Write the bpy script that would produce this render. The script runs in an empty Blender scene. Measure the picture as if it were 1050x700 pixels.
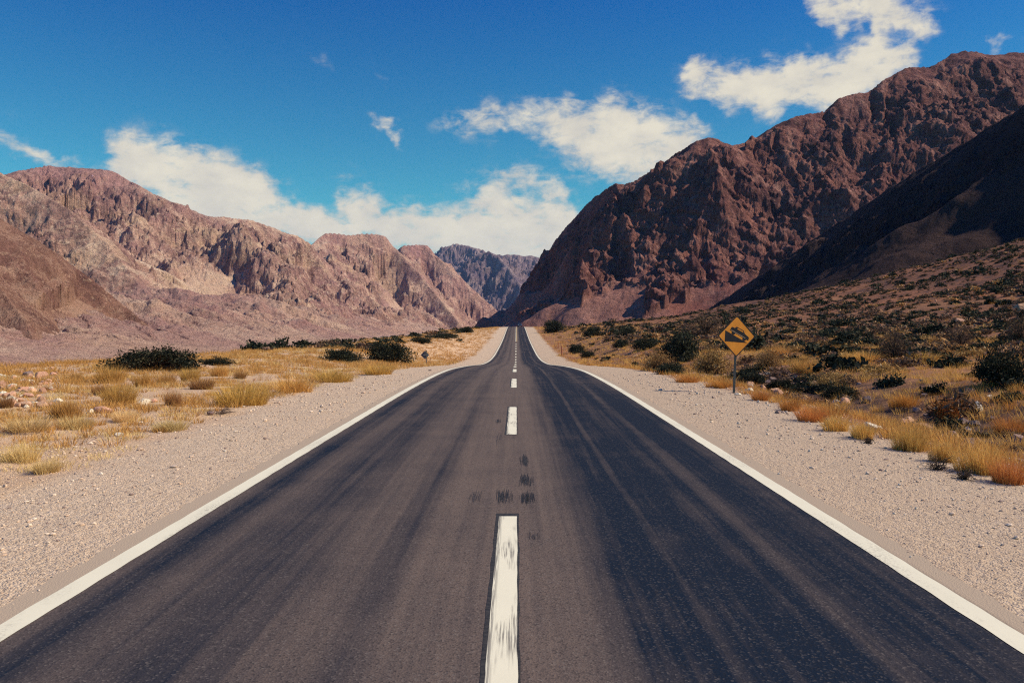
import bpy, math, random
import numpy as np
from mathutils import Vector, Euler, Matrix

random.seed(7)
RNG = np.random.default_rng(7)
D = bpy.data
SC = bpy.context.scene
COL = SC.collection
rad = math.radians

# ------------------------------------------------------------------ camera
FPX = 870.0            # focal length in pixels of the 1050 px wide photograph
CAMZ = 1.83
CAMX = 0.08
PITCH = math.atan(18.4 / FPX)      # looking slightly down
YAW = math.atan(4.5 / FPX)         # the road runs along +Y
cam = D.cameras.new('camera')
cam.sensor_width = 36.0
cam.lens = 36.0 * FPX / 1050.0
cam.clip_start = 0.05
cam.clip_end = 60000
camo = D.objects.new('camera', cam)
COL.objects.link(camo)
camo.location = (CAMX, 0, CAMZ)
camo.rotation_euler = (rad(90) - PITCH, 0, YAW)
SC.camera = camo
CAM_R = camo.rotation_euler.to_matrix()


def ray(px, py):
    return CAM_R @ Vector(((px - 525.0) / FPX, -(py - 350.0) / FPX, -1.0))


def at(px, py, y):
    """the point at depth y (metres along the road) seen at photo pixel px, py"""
    d = ray(px, py)
    k = y / d.y
    return (CAMX + d.x * k, y, CAMZ + d.z * k)


# ------------------------------------------------------------------ light
SUN_EL = rad(42)
SUN_AZ = rad(94)       # clockwise from +Y (the road ahead): from the right
EXPO = 0.55
sun_dir = Vector((math.sin(SUN_AZ) * math.cos(SUN_EL), math.cos(SUN_AZ) * math.cos(SUN_EL), math.sin(SUN_EL)))
sl = D.lights.new('sun', 'SUN')
sl.energy = 4.2
sl.angle = rad(0.5)
sl.color = (1.0, 0.88, 0.65)
so = D.objects.new('sun', sl)
COL.objects.link(so)
so.rotation_euler = sun_dir.to_track_quat('Z', 'Y').to_euler()
so.location = (40, -30, 60)

SC.view_settings.view_transform = 'Standard'
SC.view_settings.look = 'None'
SC.view_settings.exposure = EXPO
SC.view_settings.gamma = 1.0
SC.view_settings.use_curve_mapping = False
SC.render.engine = 'CYCLES'
SC.cycles.max_bounces = 5
SC.cycles.diffuse_bounces = 2
SC.cycles.glossy_bounces = 2
SC.cycles.transmission_bounces = 2
SC.cycles.volume_bounces = 0
SC.cycles.transparent_max_bounces = 4
SC.cycles.use_denoising = False
SC.cycles.use_adaptive_sampling = True
SC.cycles.adaptive_threshold = 0.012
SC.cycles.filter_width = 1.2
SC.cycles.sample_clamp_indirect = 4.0


# ------------------------------------------------------------------ node helpers
class NT:
    def __init__(self, tree):
        self.t = tree
        tree.nodes.clear()

    def n(self, typ, **kw):
        nd = self.t.nodes.new(typ)
        for k, v in kw.items():
            setattr(nd, k, v)
        return nd

    def link(self, a, b):
        self.t.links.new(a, b)

    def set(self, sock, v):
        if v is None:
            return
        if hasattr(v, 'is_output'):
            self.link(v, sock)
        else:
            if sock.type == 'RGBA' and hasattr(v, '__len__') and len(v) == 3:
                v = (v[0], v[1], v[2], 1)
            sock.default_value = v

    def math(self, op, a, b=None, c=None, clamp=False):
        nd = self.n('ShaderNodeMath', operation=op, use_clamp=clamp)
        self.set(nd.inputs[0], a)
        self.set(nd.inputs[1], b)
        self.set(nd.inputs[2], c)
        return nd.outputs[0]

    def vm(self, op, a, b=None):
        nd = self.n('ShaderNodeVectorMath', operation=op)
        self.set(nd.inputs[0], a)
        self.set(nd.inputs[1], b)
        return nd.outputs['Value'] if op in ('DOT_PRODUCT', 'LENGTH') else nd.outputs[0]

    def noise(self, vec, scale, detail=6, rough=0.55, dist=0.0, lac=2.0):
        nd = self.n('ShaderNodeTexNoise')
        self.set(nd.inputs['Vector'], vec)
        nd.inputs['Scale'].default_value = scale
        nd.inputs['Detail'].default_value = detail
        nd.inputs['Roughness'].default_value = rough
        nd.inputs['Lacunarity'].default_value = lac
        nd.inputs['Distortion'].default_value = dist
        return nd

    def voro(self, vec, scale, feature='F1', detail=0, rand=1.0):
        nd = self.n('ShaderNodeTexVoronoi', feature=feature)
        self.set(nd.inputs['Vector'], vec)
        nd.inputs['Scale'].default_value = scale
        nd.inputs['Detail'].default_value = detail
        nd.inputs['Randomness'].default_value = rand
        return nd

    def mapr(self, v, a, b, c=0.0, d=1.0, smooth=False):
        nd = self.n('ShaderNodeMapRange')
        if smooth:
            nd.interpolation_type = 'SMOOTHSTEP'
        self.set(nd.inputs[0], v)
        for i, x in enumerate((a, b, c, d)):
            self.set(nd.inputs[i + 1], x)
        return nd.outputs[0]

    def mix(self, f, a, b, mode='MIX'):
        nd = self.n('ShaderNodeMix', data_type='RGBA', blend_type=mode)
        nd.clamp_factor = True
        self.set(nd.inputs[0], f)
        self.set(nd.inputs[6], a)
        self.set(nd.inputs[7], b)
        return nd.outputs[2]

    def mapping(self, vec, loc=(0, 0, 0), rot=(0, 0, 0), scale=(1, 1, 1), typ='POINT'):
        nd = self.n('ShaderNodeMapping', vector_type=typ)
        self.set(nd.inputs[0], vec)
        nd.inputs[1].default_value = loc
        nd.inputs[2].default_value = rot
        nd.inputs[3].default_value = scale
        return nd.outputs[0]

    def attr(self, name):
        return self.n('ShaderNodeAttribute', attribute_name=name)

    def bump(self, h, strength=0.5, dist=0.1, normal=None):
        nd = self.n('ShaderNodeBump')
        nd.inputs['Strength'].default_value = strength
        nd.inputs['Distance'].default_value = dist
        self.set(nd.inputs['Height'], h)
        self.set(nd.inputs['Normal'], normal)
        return nd.outputs[0]

    def out(self, color, rough=0.9, normal=None, spec=0.15, metal=0.0):
        p = self.n('ShaderNodeBsdfPrincipled')
        self.set(p.inputs['Base Color'], color)
        self.set(p.inputs['Roughness'], rough)
        self.set(p.inputs['Normal'], normal)
        p.inputs['Specular IOR Level'].default_value = spec
        p.inputs['Metallic'].default_value = metal
        o = self.n('ShaderNodeOutputMaterial')
        self.link(p.outputs[0], o.inputs[0])
        return p


def material(name):
    m = D.materials.new(name)
    m.use_nodes = True
    return m, NT(m.node_tree)


# ------------------------------------------------------------------ sky and clouds
def build_world():
    w = D.worlds.new('World')
    SC.world = w
    w.use_nodes = True
    t = NT(w.node_tree)
    sky = t.n('ShaderNodeTexSky', sky_type='NISHITA')
    sky.sun_disc = False
    sky.sun_elevation = SUN_EL
    sky.sun_rotation = SUN_AZ
    sky.altitude = 2000
    sky.air_density = 1.0
    sky.dust_density = 0.3
    sky.ozone_density = 3.0
    # deep, slightly teal film-like blue
    tc = t.n('ShaderNodeTexCoord')
    sep = t.n('ShaderNodeSeparateXYZ')
    t.link(tc.outputs['Generated'], sep.inputs[0])
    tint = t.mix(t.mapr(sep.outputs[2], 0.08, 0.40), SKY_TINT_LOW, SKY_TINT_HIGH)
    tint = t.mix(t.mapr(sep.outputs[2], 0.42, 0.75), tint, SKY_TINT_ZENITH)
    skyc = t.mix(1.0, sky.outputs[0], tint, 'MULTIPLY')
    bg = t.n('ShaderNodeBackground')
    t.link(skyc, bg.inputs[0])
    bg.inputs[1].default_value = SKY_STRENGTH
    az = t.math('ARCTAN2', sep.outputs[0], sep.outputs[1])
    el = t.math('ARCSINE', sep.outputs[2])
    cmb = t.n('ShaderNodeCombineXYZ')
    t.link(az, cmb.inputs[0])
    t.link(el, cmb.inputs[1])
    p0 = cmb.outputs[0]
    warp = t.noise(p0, 16.0, 3, 0.6)
    wv = t.vm('SUBTRACT', warp.outputs['Color'], (0.5, 0.5, 0.5))
    wv = t.vm('MULTIPLY', wv, (0.075, 0.045, 0.0))
    warp2 = t.noise(p0, 60.0, 3, 0.6)
    wv2 = t.vm('SUBTRACT', warp2.outputs['Color'], (0.5, 0.5, 0.5))
    wv2 = t.vm('MULTIPLY', wv2, (0.022, 0.018, 0.0))
    p = t.vm('ADD', t.vm('ADD', p0, wv), wv2)

    # where the clouds hang: azimuth, elevation and size of each bank, and its weight
    S = 1.0 / FPX
    banks = [
        (25, 152, 24, 7, 22, .8), (60, 165, 28, 7, 15, .7),
        (140, 166, 22, 17, 20, 1.0), (170, 174, 34, 20, 20, 1.2), (205, 184, 40, 20, 20, 1.3), (250, 195, 40, 22, 25, 1.3),
        (285, 217, 40, 13, 20, 1.1), (325, 228, 40, 9, 12, 1.0), (190, 206, 40, 11, 14, 1.2), (255, 226, 46, 11, 12, 1.3), (310, 238, 40, 8, 10, 1.2), (345, 236, 30, 8, 0, 1.2),
        (372, 206, 24, 15, 38, 1.1), (395, 228, 36, 16, 30, 1.2), (440, 240, 44, 20, 8, 1.4), (490, 244, 50, 22, -4, 1.5),
        (545, 246, 44, 26, 0, 1.5), (572, 222, 22, 30, -10, 1.0), (505, 200, 30, 24, 35, .75), (555, 190, 28, 12, 48, .6), (520, 175, 14, 16, 0, .4),
        (480, 122, 26, 14, -10, .62), (520, 128, 28, 14, 10, .62), (575, 126, 30, 16, 10, 1.0), (618, 135, 42, 26, 10, 1.5),
        (660, 146, 38, 24, 8, 1.5), (695, 150, 22, 14, 0, .8), (712, 128, 24, 8, 30, .4),
        (390, 128, 16, 6, 35, .62), (404, 138, 8, 7, 60, .55),
        (722, 78, 12, 16, 10, .7), (745, 88, 30, 16, 10, 1.1), (790, 88, 36, 20, 0, 1.3), (835, 90, 36, 17, -5, 1.3), (870, 82, 26, 15, 0, 1.2),
        (893, 66, 28, 15, -18, 1.3), (918, 66, 24, 13, 20, 1.1), (946, 62, 8, 5, -20, .7),
        (856, 6, 18, 9, 25, 1.0), (900, 2, 32, 13, 0, 1.4), (898, 26, 8, 16, 0, .85), (932, 22, 20, 7, 20, 1.1), (870, 26, 7, 7, 0, .6),
        (1028, 42, 14, 6, -50, .6), (1018, 34, 8, 4, 0, .5),
        (330, 68, 18, 5, 20, .28), (385, 76, 16, 6, 60, .28), (640, 175, 60, 6, 10, .22), (665, 186, 30, 5, 5, .3),
        # out of the picture, so that the rest of the sky is not empty
        (-300, 60, 120, 25, 5, 1.0), (-500, 150, 160, 30, 0, 1.1), (1400, 40, 120, 25, 0, 1.0), (1250, -120, 120, 40, 10, 1.0),
        (200, -180, 110, 30, 15, 1.0),
    ]
    acc = None
    for (bx, by, rx, ry, rot, wgt) in banks:
        d = ray(bx, by).normalized()
        a0, e0 = math.atan2(d.x, d.y), math.asin(d.z)
        m = t.mapping(p, (a0, e0, 0), (0, 0, rad(-rot)), (rx * S * 1.08, ry * S * 1.2, 1), 'TEXTURE')
        q = t.vm('DOT_PRODUCT', m, m)
        g = t.math('POWER', 0.3679, q)
        acc = t.math('MULTIPLY', g, wgt) if acc is None else t.math('MULTIPLY_ADD', g, wgt, acc)
    acc = t.math('MINIMUM', acc, 1.75)
    fb = t.noise(t.mapping(p0, scale=(1, 1.35, 1)), 20.0, 9, 0.60, 0.3)
    fb2 = t.noise(t.mapping(p0, (3.1, 1.7, 0), (0, 0, rad(-25)), (1, 2.4, 1)), 34.0, 8, 0.66, 0.6)
    soft = t.math('POWER', acc, 0.75)
    dens = t.math('MULTIPLY_ADD', t.math('SUBTRACT', fb.outputs['Fac'], 0.5), 2.7, soft)
    dens = t.math('MULTIPLY_ADD', t.math('SUBTRACT', fb2.outputs['Fac'], 0.5), 1.8, dens)
    # nothing appears where there is no bank at all
    cover = t.mapr(dens, 0.22, 1.42, 0, 1, True)
    cover = t.math('MULTIPLY', cover, t.mapr(acc, 0.02, 0.6, 0, 1, True))
    cover = t.math('MULTIPLY', cover, 0.97)
    # billows: brighter crests, slightly greyer hollows and bases
    bil = t.noise(t.mapping(p0, scale=(1, 1.5, 1)), 22.0, 5, 0.5, 0.2)
    f = t.mapr(t.math('MULTIPLY_ADD', dens, 0.2, bil.outputs['Fac']), 0.5, 0.95)
    cc = t.mix(f, CLOUD_SHADE, CLOUD_LIT)
    bgc = t.n('ShaderNodeBackground')
    t.link(cc, bgc.inputs[0])
    bgc.inputs[1].default_value = 1.0 / (2 ** EXPO)
    mx = t.n('ShaderNodeMixShader')
    t.link(cover, mx.inputs[0])
    t.link(bg.outputs[0], mx.inputs[1])
    t.link(bgc.outputs[0], mx.inputs[2])
    o = t.n('ShaderNodeOutputWorld')
    t.link(mx.outputs[0], o.inputs[0])
    w.cycles.sampling_method = 'MANUAL'
    w.cycles.sample_map_resolution = 512


SKY_TINT_LOW = (0.25, 0.86, 0.66)
SKY_TINT_HIGH = (0.0, 0.365, 0.80)
SKY_TINT_ZENITH = (0.10, 0.64, 1.5)  # overhead sky, out of view, boosted blue to add fill to the shadows
SKY_STRENGTH = 0.10
CLOUD_LIT = (0.86, 0.79, 0.63)
CLOUD_SHADE = (0.66, 0.62, 0.54)
build_world()


# ------------------------------------------------------------------ numpy noise
def _hash(ix, iy, seed):
    h = (ix.astype(np.int64) * 374761393 + iy.astype(np.int64) * 668265263 + seed * 1274126177) & 0xFFFFFFFF
    h = ((h ^ (h >> 13)) * 1274126177) & 0xFFFFFFFF
    h = h ^ (h >> 16)
    return h


def perlin(x, y, seed=0):
    x0 = np.floor(x)
    y0 = np.floor(y)
    fx = x - x0
    fy = y - y0
    u = fx * fx * fx * (fx * (fx * 6 - 15) + 10)
    v = fy * fy * fy * (fy * (fy * 6 - 15) + 10)

    def g(ox, oy):
        a = _hash(x0 + ox, y0 + oy, seed) * (2 * np.pi / 4294967296.0)
        return np.cos(a) * (fx - ox) + np.sin(a) * (fy - oy)
    a = g(0, 0) * (1 - u) + g(1, 0) * u
    b = g(0, 1) * (1 - u) + g(1, 1) * u
    return (a * (1 - v) + b * v) * 1.45


def fbm(x, y, oct=5, seed=0, gain=0.5, lac=2.03):
    s = 0
    a = 1.0
    for i in range(oct):
        s = s + a * perlin(x, y, seed + i * 17)
        x, y = (x * 0.8 - y * 0.6) * lac + 13.7, (x * 0.6 + y * 0.8) * lac - 7.1
        a *= gain
    return s


def ridged(x, y, oct=5, seed=0, gain=0.5, lac=2.03):
    s = 0
    a = 1.0
    w = 1.0
    for i in range(oct):
        n = 1 - np.abs(perlin(x, y, seed + i * 17))
        n = n * n * w
        s = s + a * n
        w = np.clip(n * 1.6, 0, 1)
        x, y = (x * 0.8 - y * 0.6) * lac + 13.7, (x * 0.6 + y * 0.8) * lac - 7.1
        a *= gain
    return s


def worley(x, y, seed=0):
    """distance to nearest and second nearest jittered point"""
    x0 = np.floor(x)
    y0 = np.floor(y)
    d1 = np.full(x.shape, 9.0)
    d2 = np.full(x.shape, 9.0)
    for oy in (-1, 0, 1):
        for ox in (-1, 0, 1):
            h = _hash(x0 + ox, y0 + oy, seed)
            jx = (h & 0xFFFF) / 65536.0
            jy = ((h >> 16) & 0xFFFF) / 65536.0
            d = np.hypot(x0 + ox + jx - x, y0 + oy + jy - y)
            d2 = np.minimum(d2, np.maximum(d, d1))
            d1 = np.minimum(d1, d)
    return d1, d2


def sstep(a, b, x):
    t = np.clip((x - a) / (b - a), 0, 1)
    return t * t * (3 - 2 * t)


# ------------------------------------------------------------------ mesh helpers
def mesh_np(name, verts, faces, mat_idx=None, smooth=False):
    """faces: list of int arrays (n,3) or (n,4)"""
    me = D.meshes.new(name)
    verts = np.ascontiguousarray(verts, dtype=np.float32)
    faces = [np.asarray(f, dtype=np.int32) for f in faces if len(f)]
    me.vertices.add(len(verts))
    me.vertices.foreach_set('co', verts.ravel())
    nl = sum(f.size for f in faces)
    nf = sum(len(f) for f in faces)
    me.loops.add(nl)
    me.loops.foreach_set('vertex_index', np.concatenate([f.ravel() for f in faces]))
    me.polygons.add(nf)
    tot = np.concatenate([np.full(len(f), f.shape[1], dtype=np.int32) for f in faces])
    st = np.concatenate([[0], np.cumsum(tot)[:-1]]).astype(np.int32)
    me.polygons.foreach_set('loop_start', st)
    me.polygons.foreach_set('loop_total', tot)
    if mat_idx is not None:
        me.polygons.foreach_set('material_index', np.asarray(mat_idx, dtype=np.int32))
    me.polygons.foreach_set('use_smooth', np.full(nf, smooth, dtype=bool))
    me.update(calc_edges=True)
    me.validate()
    return me


def add_attr(me, name, vals):
    a = me.attributes.new(name, 'FLOAT', 'POINT')
    a.data.foreach_set('value', np.ascontiguousarray(vals, dtype=np.float32))


def obj(name, me, mats=None, parent=None, loc=None):
    o = D.objects.new(name, me)
    COL.objects.link(o)
    if mats is not None:
        for m in (mats if isinstance(mats, (list, tuple)) else [mats]):
            me.materials.append(m)
    if parent:
        o.parent = parent
    if loc:
        o.location = loc
    return o


def tag(o, label=None, cat=None, group=None, kind=None):
    if label:
        o['label'] = label
    if cat:
        o['category'] = cat
    if group:
        o['group'] = group
    if kind:
        o['kind'] = kind
    return o


def empty(name, loc, rz=0.0):
    o = D.objects.new(name, None)
    COL.objects.link(o)
    o.location = loc
    o.rotation_euler = (0, 0, rz)
    o.empty_display_size = 0.2
    return o


def copy_tree(o):
    c = o.copy()
    COL.objects.link(c)
    for ch in o.children:
        k = ch.copy()
        COL.objects.link(k)
        k.parent = c
        for g in ch.children:
            q = g.copy()
            COL.objects.link(q)
            q.parent = k
    return c


def grid_faces(nu, nv):
    i = np.arange(nu - 1)[:, None] * nv + np.arange(nv - 1)[None, :]
    i = i.ravel()
    return np.stack([i, i + nv, i + nv + 1, i + 1], 1)


# ------------------------------------------------------------------ terrain functions
_ZR = np.array([(-60, 0.0), (0, 0.0), (15, 0.0), (25, -0.03), (36, -0.20), (48, -0.62), (60, -1.13), (72, -1.66), (84, -2.08), (100, -2.46), (117, -2.60),
                (135, -2.50), (158, -2.26), (180, -1.95), (215, -1.25), (250, -0.42), (284, 0.30), (305, 0.52), (325, 0.55), (345, 0.35), (380, -0.6), (450, -3.0),
                (600, -6), (900, -9), (20000, -9)])


def road_z(y):
    """smooth road height along y (Catmull-Rom through the surveyed points)"""
    y = np.asarray(y, dtype=float)
    X = _ZR[:, 0]
    Z = _ZR[:, 1]
    m = np.gradient(Z, X)
    i = np.clip(np.searchsorted(X, y) - 1, 0, len(X) - 2)
    h = X[i + 1] - X[i]
    t = np.clip((y - X[i]) / h, 0, 1)
    return ((2 * t**3 - 3 * t**2 + 1) * Z[i] + (t**3 - 2 * t**2 + t) * h * m[i] + (-2 * t**3 + 3 * t**2) * Z[i + 1] + (t**3 - t**2) * h * m[i + 1])


RIVER = -18.0
ROAD_HALF = 3.25


def bank_x(y):
    return -21.5 + 1.6 * perlin(y / 23.0, y * 0 + 0.5, 5) + 0.6 * perlin(y / 7.0, y * 0 + 0.5, 6)


def shoulder_w(x, y):
    """half width at which gravel gives way to scrub"""
    w = np.where(x < 0, 5.75, 6.15)
    return w + 0.45 * perlin(y / 4.3, np.sign(x) * 3.3, 11) + 0.2 * perlin(y / 1.1, np.sign(x) * 3.3, 12)


def ground_z(x, y, fine=True):
    x = np.asarray(x, dtype=float)
    y = np.asarray(y, dtype=float)
    zr = road_z(y)
    ax = np.abs(x)
    # verge near the road
    z = zr - 0.010 - 0.022 * np.clip(ax - ROAD_HALF, 0, 3)
    z = z - 0.05 * sstep(ROAD_HALF - 0.12, ROAD_HALF - 0.4, ax)
    # left terrace, stays high where the road dips
    tl = 0.25 * zr + 0.05 + 0.22 * perlin(x / 9, y / 14, 21) - 0.25 * sstep(60, 200, y)
    tl = np.minimum(tl, 0.6)
    wl = sstep(-6.0, -14.0, x)
    z = z * (1 - wl) + tl * wl
    bx = bank_x(y)
    drop = np.clip(bx - x, 0, 200)
    zbank = tl - 0.62 * drop
    riv = RIVER + 1.2 * perlin(x / 60, y / 60, 22) + 0.3 * perlin(x / 11, y / 15, 23)
    z = np.where(x < bx, np.maximum(zbank, riv), z)
    # right: shallow ditch, lumpy scrub flat, then the fan rising to the hills
    ditch = -0.8 * np.exp(-((x - 9.6) / 2.0) ** 2) * (0.6 + 0.5 * perlin(y / 9, 0 * y + 3, 24)) * sstep(90, 50, y)
    flat = 0.35 * zr + 0.12 + 0.3 * perlin(x / 8, y / 11, 25)
    wr = sstep(8, 16, x)
    zz = z * (1 - wr) + flat * wr + ditch * sstep(6.3, 7.5, x)
    xc = np.clip(x, 0, 160)
    fan = 0.00150 * xc**2 + np.clip(x - 160, 0, 2000) * 0.30
    fan = fan + (0.9 * perlin(x / 34, y / 40, 26) + 0.5 * perlin(x / 13, y / 17, 27)) * sstep(20, 60, x)
    yc = np.interp(x, [20, 30, 44, 78, 98, 120, 160], [430, 390, 320, 262, 232, 205, 170])
    over = np.clip(y - yc, 0, 900)
    fan = fan - 0.16 * over * over / (over + 30)
    fan = np.maximum(fan, -0.02 * np.clip(y, 0, 400)) * sstep(8, 30, x)
    zz = zz + fan
    z = np.where(x > 0, zz, z)
    if fine:
        out = sstep(5.2, 6.8, ax)
        z = z + out * (0.07 * perlin(x / 1.6, y / 1.6, 31) + 0.035 * perlin(x / 0.55, y / 0.55, 32))
        z = z + sstep(3.4, 3.9, ax) * (1 - out) * (0.012 * perlin(x / 0.7, y / 1.3, 33) + 0.006 * perlin(x / 0.16, y / 0.16, 34))
    return z


def gz(x, y):
    return float(ground_z(np.array([x]), np.array([y]))[0])


def hit(px, py, ymax=420):
    """where the sight line through a photo pixel meets the ground"""
    d = ray(px, py)
    ys = np.concatenate([np.linspace(4, 60, 600), np.linspace(60, ymax, 1400)])
    k = ys / d.y
    xs = CAMX + d.x * k
    zs = CAMZ + d.z * k
    g = ground_z(xs, ys)
    b = np.nonzero(zs <= g)[0]
    i = b[0] if len(b) else len(ys) - 1
    return float(xs[i]), float(ys[i]), float(g[i])


def px_scale(y):
    """metres per photo pixel at depth y"""
    return y / FPX


# ------------------------------------------------------------------ materials
def mat_asphalt():
    m, t = material('asphalt')
    tc = t.n('ShaderNodeTexCoord').outputs['Object']
    sp = t.n('ShaderNodeSeparateXYZ')
    t.link(tc, sp.inputs[0])
    x = sp.outputs[0]
    # lanes: wheel-polished dark bands, dusty brown between and left of the centre line
    wob = t.noise(t.mapping(tc, scale=(0.35, 0.03, 1)), 1.0, 3).outputs['Fac']
    xw = t.math('ADD', x, t.math('MULTIPLY', t.math('SUBTRACT', wob, 0.5), 0.32))
    dark = t.mapr(xw, 0.25, 1.0, 0.12, 1, True)
    dark = t.math('MULTIPLY', dark, t.mapr(xw, 2.4, 3.1, 1, 0.7, True))

    def band(c, w, s):
        q = t.math('DIVIDE', t.math('SUBTRACT', xw, c), w)
        return t.math('MULTIPLY', t.math('POWER', 0.3679, t.math('MULTIPLY', q, q)), s)
    dk = t.math('ADD', dark, band(-2.62, 0.22, 0.75))
    dk = t.math('ADD', dk, band(-1.8, 0.5, 0.6))
    dk = t.math('ADD', dk, band(-0.85, 0.16, 0.45))
    dk = t.math('SUBTRACT', dk, band(2.08, 0.10, 0.32))
    dk = t.math('SUBTRACT', dk, band(1.22, 0.05, 0.30))
    dk = t.math('ADD', dk, band(1.12, 0.03, 0.3))
    streak = t.noise(t.mapping(tc, scale=(4.2, 0.09, 1)), 1.0, 5, 0.6).outputs['Fac']
    streak2 = t.noise(t.mapping(tc, (5, 2, 0), scale=(16, 0.22, 1)), 1.0, 4, 0.6).outputs['Fac']
    blot = t.noise(tc, 0.9, 5, 0.6).outputs['Fac']
    dk = t.math('ADD', dk, t.math('MULTIPLY', t.math('SUBTRACT', streak, 0.5), 1.0))
    dk = t.math('ADD', dk, t.math('MULTIPLY', t.math('SUBTRACT', streak2, 0.5), 0.6))
    dk = t.math('ADD', dk, t.math('MULTIPLY', t.math('SUBTRACT', blot, 0.5), 0.6))
    dk = t.mapr(dk, 0.0, 1.0, 0, 1)
    col = t.mix(dk, (0.126, 0.092, 0.077), (0.0045, 0.0115, 0.0255))
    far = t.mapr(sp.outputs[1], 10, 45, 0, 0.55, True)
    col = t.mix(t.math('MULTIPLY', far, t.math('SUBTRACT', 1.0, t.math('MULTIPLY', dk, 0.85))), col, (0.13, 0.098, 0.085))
    # aggregate
    ag = t.voro(tc, 80.0)
    agc = t.n('ShaderNodeSeparateColor')
    t.link(ag.outputs['Color'], agc.inputs[0])
    fleck = t.mapr(agc.outputs[0], 0.82, 1.0, 0, t.mapr(dk, 0, 1, 0.65, 0.32))
    col = t.mix(fleck, col, (0.16, 0.135, 0.12))
    pit = t.mapr(agc.outputs[1], 0.65, 1.0, 0, 0.6)
    col = t.mix(pit, col, (0.012, 0.013, 0.017))
    gn = t.noise(tc, 60, 3, 0.6).outputs['Fac']
    col = t.mix(t.mapr(gn, 0.35, 0.7, 0, t.mapr(dk, 0, 1, 0.35, 0.08)), col, t.mix(0.5, col, (0.14, 0.115, 0.10)))
    # dust blown on to the edges
    ax = t.math('ABSOLUTE', x)
    dust = t.mapr(t.math('ADD', ax, t.math('MULTIPLY', t.math('SUBTRACT', streak, 0.5), 0.25)), 2.97, 3.08, 0, 0.85, True)
    col = t.mix(dust, col, (0.42, 0.325, 0.235))
    nb = t.bump(ag.outputs['Distance'], 0.5, 0.006)
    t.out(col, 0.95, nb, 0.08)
    return m


def mat_paint(name, colr, worn=0.35, edge=False):
    m, t = material(name)
    tc = t.n('ShaderNodeTexCoord').outputs['Object']
    n1 = t.noise(t.mapping(tc, scale=(9, 1.0, 1)), 3.0, 6, 0.65).outputs['Fac']
    n2 = t.noise(tc, 70, 3, 0.6).outputs['Fac']
    v = t.math('ADD', t.math('MULTIPLY', n1, 0.7), t.math('MULTIPLY', n2, 0.3))
    f = t.mapr(v, 0.60, 0.72, 0, worn)
    sx = t.n('ShaderNodeSeparateXYZ')
    t.link(tc, sx.inputs[0])
    hair = t.noise(t.mapping(tc, scale=(95, 1.6, 1)), 1.0, 4, 0.6).outputs['Fac']
    if not edge:
        lft = t.math('MULTIPLY', t.mapr(sx.outputs[0], -0.045, -0.075, 0, 1), t.mapr(hair, 0.42, 0.5, 0, 0.8))
        ptch = t.math('MULTIPLY', t.mapr(t.noise(t.mapping(tc, (0, 3.3, 0), scale=(5, 0.9, 1)), 1.0, 3).outputs['Fac'], 0.52, 0.62), t.mapr(hair, 0.46, 0.56, 0, 0.75))
        f = t.math('MAXIMUM', f, t.math('MAXIMUM', lft, ptch))
    else:
        ptch = t.math('MULTIPLY', t.mapr(t.noise(t.mapping(tc, scale=(3, 0.5, 1)), 1.0, 4).outputs['Fac'], 0.5, 0.66), t.mapr(n2, 0.5, 0.62, 0, 0.6))
        f = t.math('MAXIMUM', f, ptch)
    f2 = t.noise(tc, 2.2, 4).outputs['Fac']
    col = t.mix(t.mapr(f2, 0.3, 0.75, 0, 0.3), colr, tuple(c * 0.8 for c in colr))
    col = t.mix(f, col, (0.10, 0.085, 0.075))
    t.out(col, 0.7, t.bump(n2, 0.25, 0.003), 0.3)
    return m


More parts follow.
